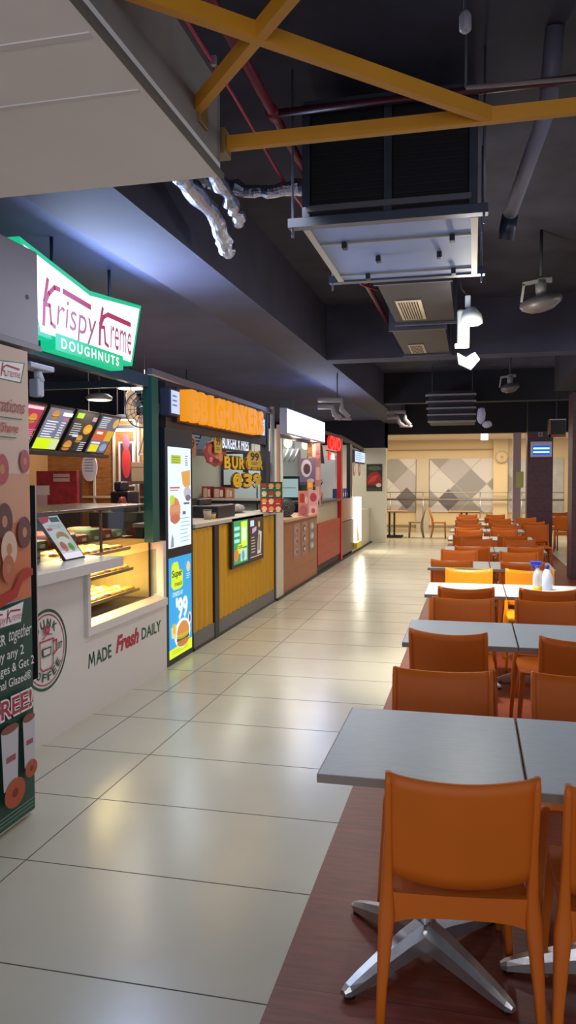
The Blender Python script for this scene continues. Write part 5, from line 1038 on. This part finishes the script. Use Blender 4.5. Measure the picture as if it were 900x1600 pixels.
# red sprinkler pipes, conduits, foil duct, drain pipe
t = thing('sprinkler_pipe', (-1.02, 5, 3.6), 'red sprinkler pipe running along the ceiling with side branches', 'pipe')
rp_ = df('#7c2434', .4)
MB().tube([(-1.0, 1.2, 3.5), (-1.0, 9.4, 3.5)], .026, rp_, 12).build('main_run', t)
for y in (3.9, 2.9): MB().tube([(-1.0, y, 3.5), (1.4, y, 3.5)], .02, df('#4a1c26', .4), 10).build('branch_run', t)
for y in (3.9, 5.4, 7.4): MB().lathe([(.035, -.04), (.035, .04)], (-1.0, y, 3.5), rp_, 12, 'y').build('coupling', t)
for y in (2.0, 6.0, 9.0): MB().tube([(-1.0, y, 3.52), (-1.0, y, 3.75)], .006, df('#444444'), 6).build('hanger', t)
t = thing('electrical_conduit', (-1.1, 4, 3.5), 'thin bright red conduit running left of the sprinkler pipe', 'pipe')
MB().tube([(-1.12, 2.4, 3.46), (-1.12, 3.6, 3.47), (-1.13, 4.6, 3.45), (-1.10, 6.0, 3.48), (-1.03, 7.3, 3.46), (-.9, 7.5, 3.45)], .009, df('#c03a58', .4), 8).build('conduit_run', t)
for y in (3.3, 4.1): MB().rbox(-1.14, y-.01, 3.45, -1.10, y+.01, 3.49, df('#a890a0'), .002).build('clip', t)
t = thing('drain_pipe', (.3, 4.8, 3.4), 'thick grey pipe sloping down with a dark open end at upper right', 'pipe')
MB().tube([pX(856, 170, 4.0), pX(795, 340, 4.9)], .040, df('#8a889a', .5), 16).build('pipe_run', t); MB().tube([pX(797, 335, 4.88), pX(790, 375, 4.92)], .048, df('#34384c', .3), 16).build('end_socket', t)
c_ = pX(856, 170, 4.0); MB().tube([c_, (c_[0]+.02, c_[1]-.1, 3.75)], .044, df('#6a6878', .5), 16).build('elbow', t)
t = thing('white_conduit', (.4, 3.9, 3.4), 'pale horizontal conduit crossing above the grey drain pipe', 'pipe')
MB().tube([pX(728, 137, 3.6), pX(905, 122, 3.6)], .010, df('#8a7a78', .5), 8).build('conduit_run', t); MB().tube([(pX(728, 137, 3.6)[0], 3.6, pX(728, 137, 3.6)[2]), (pX(728, 137, 3.6)[0], 3.6, 3.75)], .006, df('#555555'), 6).build('hanger', t)
t = thing('ceiling_sprinkler', (0, 3.1, 3.5), 'small pale sprinkler drop hanging near the top of the view', 'sprinkler')
c_ = pX(727, 38, 3.0); MB().lathe([(.012, -.03), (.022, -.02), (.022, .03), (.01, .05)], c_, df('#a09aa4', .4), 12).build('head', t); MB().tube([c_, (c_[0], c_[1], 3.75)], .007, df('#2c2a30'), 6).build('drop', t)
def foil(pts, r_, lb, seed):
    random.seed(seed); P_ = [Vector(p_) for p_ in pts]; Q = []
    for i in range(len(P_)-1):
        for s_ in range(9): Q.append(P_[i].lerp(P_[i+1], s_/9)+Vector([random.uniform(-.01, .01) for _ in range(3)]))
    rr = [r_*random.uniform(.72, 1.2) for _ in Q]
    o = MB().tube(Q, rr, df('#b0b4c4', .25, .9, bump=1.0, scale=30), 14); o.sm = [False]*len(o.sm); o = o.build('foil_duct'); tag(o, lb, 'duct', 'crumpled foil ducts'); return o
foil([(-1.48, 3.3, 3.74), (-1.50, 3.6, 3.26), (-1.52, 4.5, 3.22), (-1.55, 4.9, 3.1)], .05, 'crumpled foil duct hanging just past the soffit edge, left one', 3)
foil([(-1.32, 3.3, 3.74), (-1.34, 3.6, 3.30), (-1.36, 4.3, 3.26), (-1.40, 4.65, 3.2)], .04, 'crumpled foil duct hanging just past the soffit edge, right one', 5)
foil([(-1.745, 4.55, 3.5), (-1.3, 4.6, 3.38), (-.95, 4.7, 3.42)], .045, 'crumpled foil duct running across to the air conditioner', 8)
# white pipes group and far unit
def pipes(px0, Y0, lb, sc=1.0):
    t = thing('white_pipe_group', pX(px0, 640, Y0), lb, 'pipe', 'white U-shaped pipe groups'); mt = df('#a49ca0', .5); s_ = sc
    P1 = [(0, 625), (37, 625), (37, 640), (48, 652)]; P2 = [(0, 636), (22, 636), (26, 648), (35, 654)]
    for pp in (P1, P2): MB().tube([pX(px0+a_*s_, 640+(b_-640)*s_+(0 if s_ == 1 else 15), Y0) for a_, b_ in pp], .034*s_*Y0/10, mt, 10).build('pipe_run', t)
    MB().tube([pX(px0+26*s_, 640+14*s_+(0 if s_ == 1 else 15), Y0), pX(px0+52*s_, 640+15*s_+(0 if s_ == 1 else 15), Y0)], .015*Y0/10, mt, 8).build('support_bar', t)
    x_, y_, z_ = pX(px0+30*s_, 625, Y0); MB().tube([(x_, y_, z_), (x_, y_, 3.75 if x_ > -1.75 else 3.1)], .008, df('#333333'), 6).build('hanger', t)
pipes(497, 10.6, 'white U-shaped pipe group just past the cross beam'); pipes(605, 16.6, 'distant white U-shaped pipe group beside the far slatted unit', .75)
t = thing('slatted_unit', pX(702, 640, 14.2), 'distant ceiling unit with stacked brown horizontal slats', 'air conditioner')
x0, z0, x1, z1 = rectY(668, 657, 742, 614, 14.2)
MB().box(x0, 14.4, z0, x1, 15.4, z1+.05, df('#1c1a20', .6)).build('casing', t)
for i in range(5): z = z0+(z1-z0)*i/4.4; MB().bar((x0-.03*i*.3, 14.3-.03*i, z), (x1+.02, 14.3-.03*i, z), .13, .025, df('#7c706c', .5)).build('slat', t)
for x in (x0+.05, x1-.05): MB().tube([(x, 14.8, z1), (x, 14.8, 3.75)], .008, df('#444444'), 6).build('hanging_rod', t)
c_ = pX(752, 650, 14.2); t = thing('white_rag', c_, 'white crumpled bag hanging off the right end of the slatted unit', 'bag')
MB().ball(c_, .10, df('#b8b4c0', .6), (.8, .5, 1.5), 10, .14).ball((c_[0]+.1, c_[1], c_[2]-.15), .07, df('#b8b4c0', .6), (1.2, .5, .9), 10, .14).build('bag_body', t)
c_ = pX(757, 684, 19.5); t = thing('lit_notice', c_, 'tiny glowing white lamp at the far ceiling edge', 'lamp'); MB().rbox(c_[0]-.09, 19.48, c_[2]-.06, c_[0]+.09, 19.52, c_[2]+.1, em('#e8e8ff', 1.6), .004).build('lit_face', t); MB().bar((c_[0], 19.5, c_[2]+.08), (c_[0], 19.5, 3.75), .01, .01, df('#333333'), (0, 1, 0)).build('hanger', t)
# insect killer on column
t = thing('insect_killer', (1.48, 18.58, 2.3), 'blue-glowing insect killer lamp on the far maroon column', 'lamp')
x0, z0, x1, z1 = rectY(829, 714, 862, 690, 18.55); MB().rbox(x0, 18.5, z0, x1, 18.6, z1, df('#c0bcd0', .4), .01).build('frame', t); MB().box(x0+.05, 18.495, z0+.05, x1-.05, 18.5, z1-.1, em('#1848d8', 1.0)).build('grid', t)
for z in (z0+.11, z1-.16): MB().tube([(x0+.06, 18.48, z), (x1-.06, 18.48, z)], .018, em('#88e0ff', 3)).build('tube', t)
x0, z0, x1, z1 = rectY(841, 682, 848, 675, 18.55); t = thing('junction_box', (x0, 18.57, z0), 'small grey square box above the insect killer', 'box'); MB().rbox(x0, 18.56, z0, x1, 18.6, z1, df('#8a8490'), .004).build('cover', t); MB().lathe([(.02, -.045), (.02, -.04)], ((x0+x1)/2, 18.6, (z0+z1)/2), df('#222222'), 10, 'y').build('knob', t)
# notices, speakers on the right
x0, z0, x1, z1 = rectY(858, 687, 884, 655, 15.2); t = thing('wall_speaker', (x0, 15.2, z0), 'black box speaker with brown edge between the two columns', 'speaker')
MB().rbox(x0, 15.2, z0+.1, x1, 15.5, z1, df('#17151b', .5), .006).build('cabinet', t); MB().box(x0, 15.17, z1-.02, x1, 15.2, z1, df('#98908c')).build('top_edge', t); MB().box(x0, 15.17, z0+.05, x0+.03, 15.2, z1-.03, df('#7c4828')).box(x0, 15.17, z0+.05, x1, 15.2, z0+.1, df('#7c4828')).build('wood_edge', t); MB().bar(((x0+x1)/2, 15.4, z1), ((x0+x1)/2, 15.4, 3.75), .02, .02, df('#222222'), (0, 1, 0)).build('hanger', t)
x0, z0, x1, z1 = rectY(806, 762, 818, 737, 20.64); a = MB().rbox(x0, 20.63, z0, x1, 20.649, z1, df('#c8c478', .6), .002); tag(a.build('notice_paper'), 'yellow-green notice paper on the pink-grey far pillar', 'notice')
t = thing('wall_fan', pX(784, 715, 24.2), 'round cream wall fan on the far cream pilaster', 'fan'); c_ = pX(784, 714, 24.25)
MB().lathe([(.16, -.02), (.18, 0), (.16, .03)], c_, df('#d0bc94', .5), 20, 'y').build('cage', t); MB().lathe([(.04, -.04), (.05, .08)], c_, df('#b8a47c', .5), 12, 'y').build('motor', t)
bpy.context.view_layer.update()
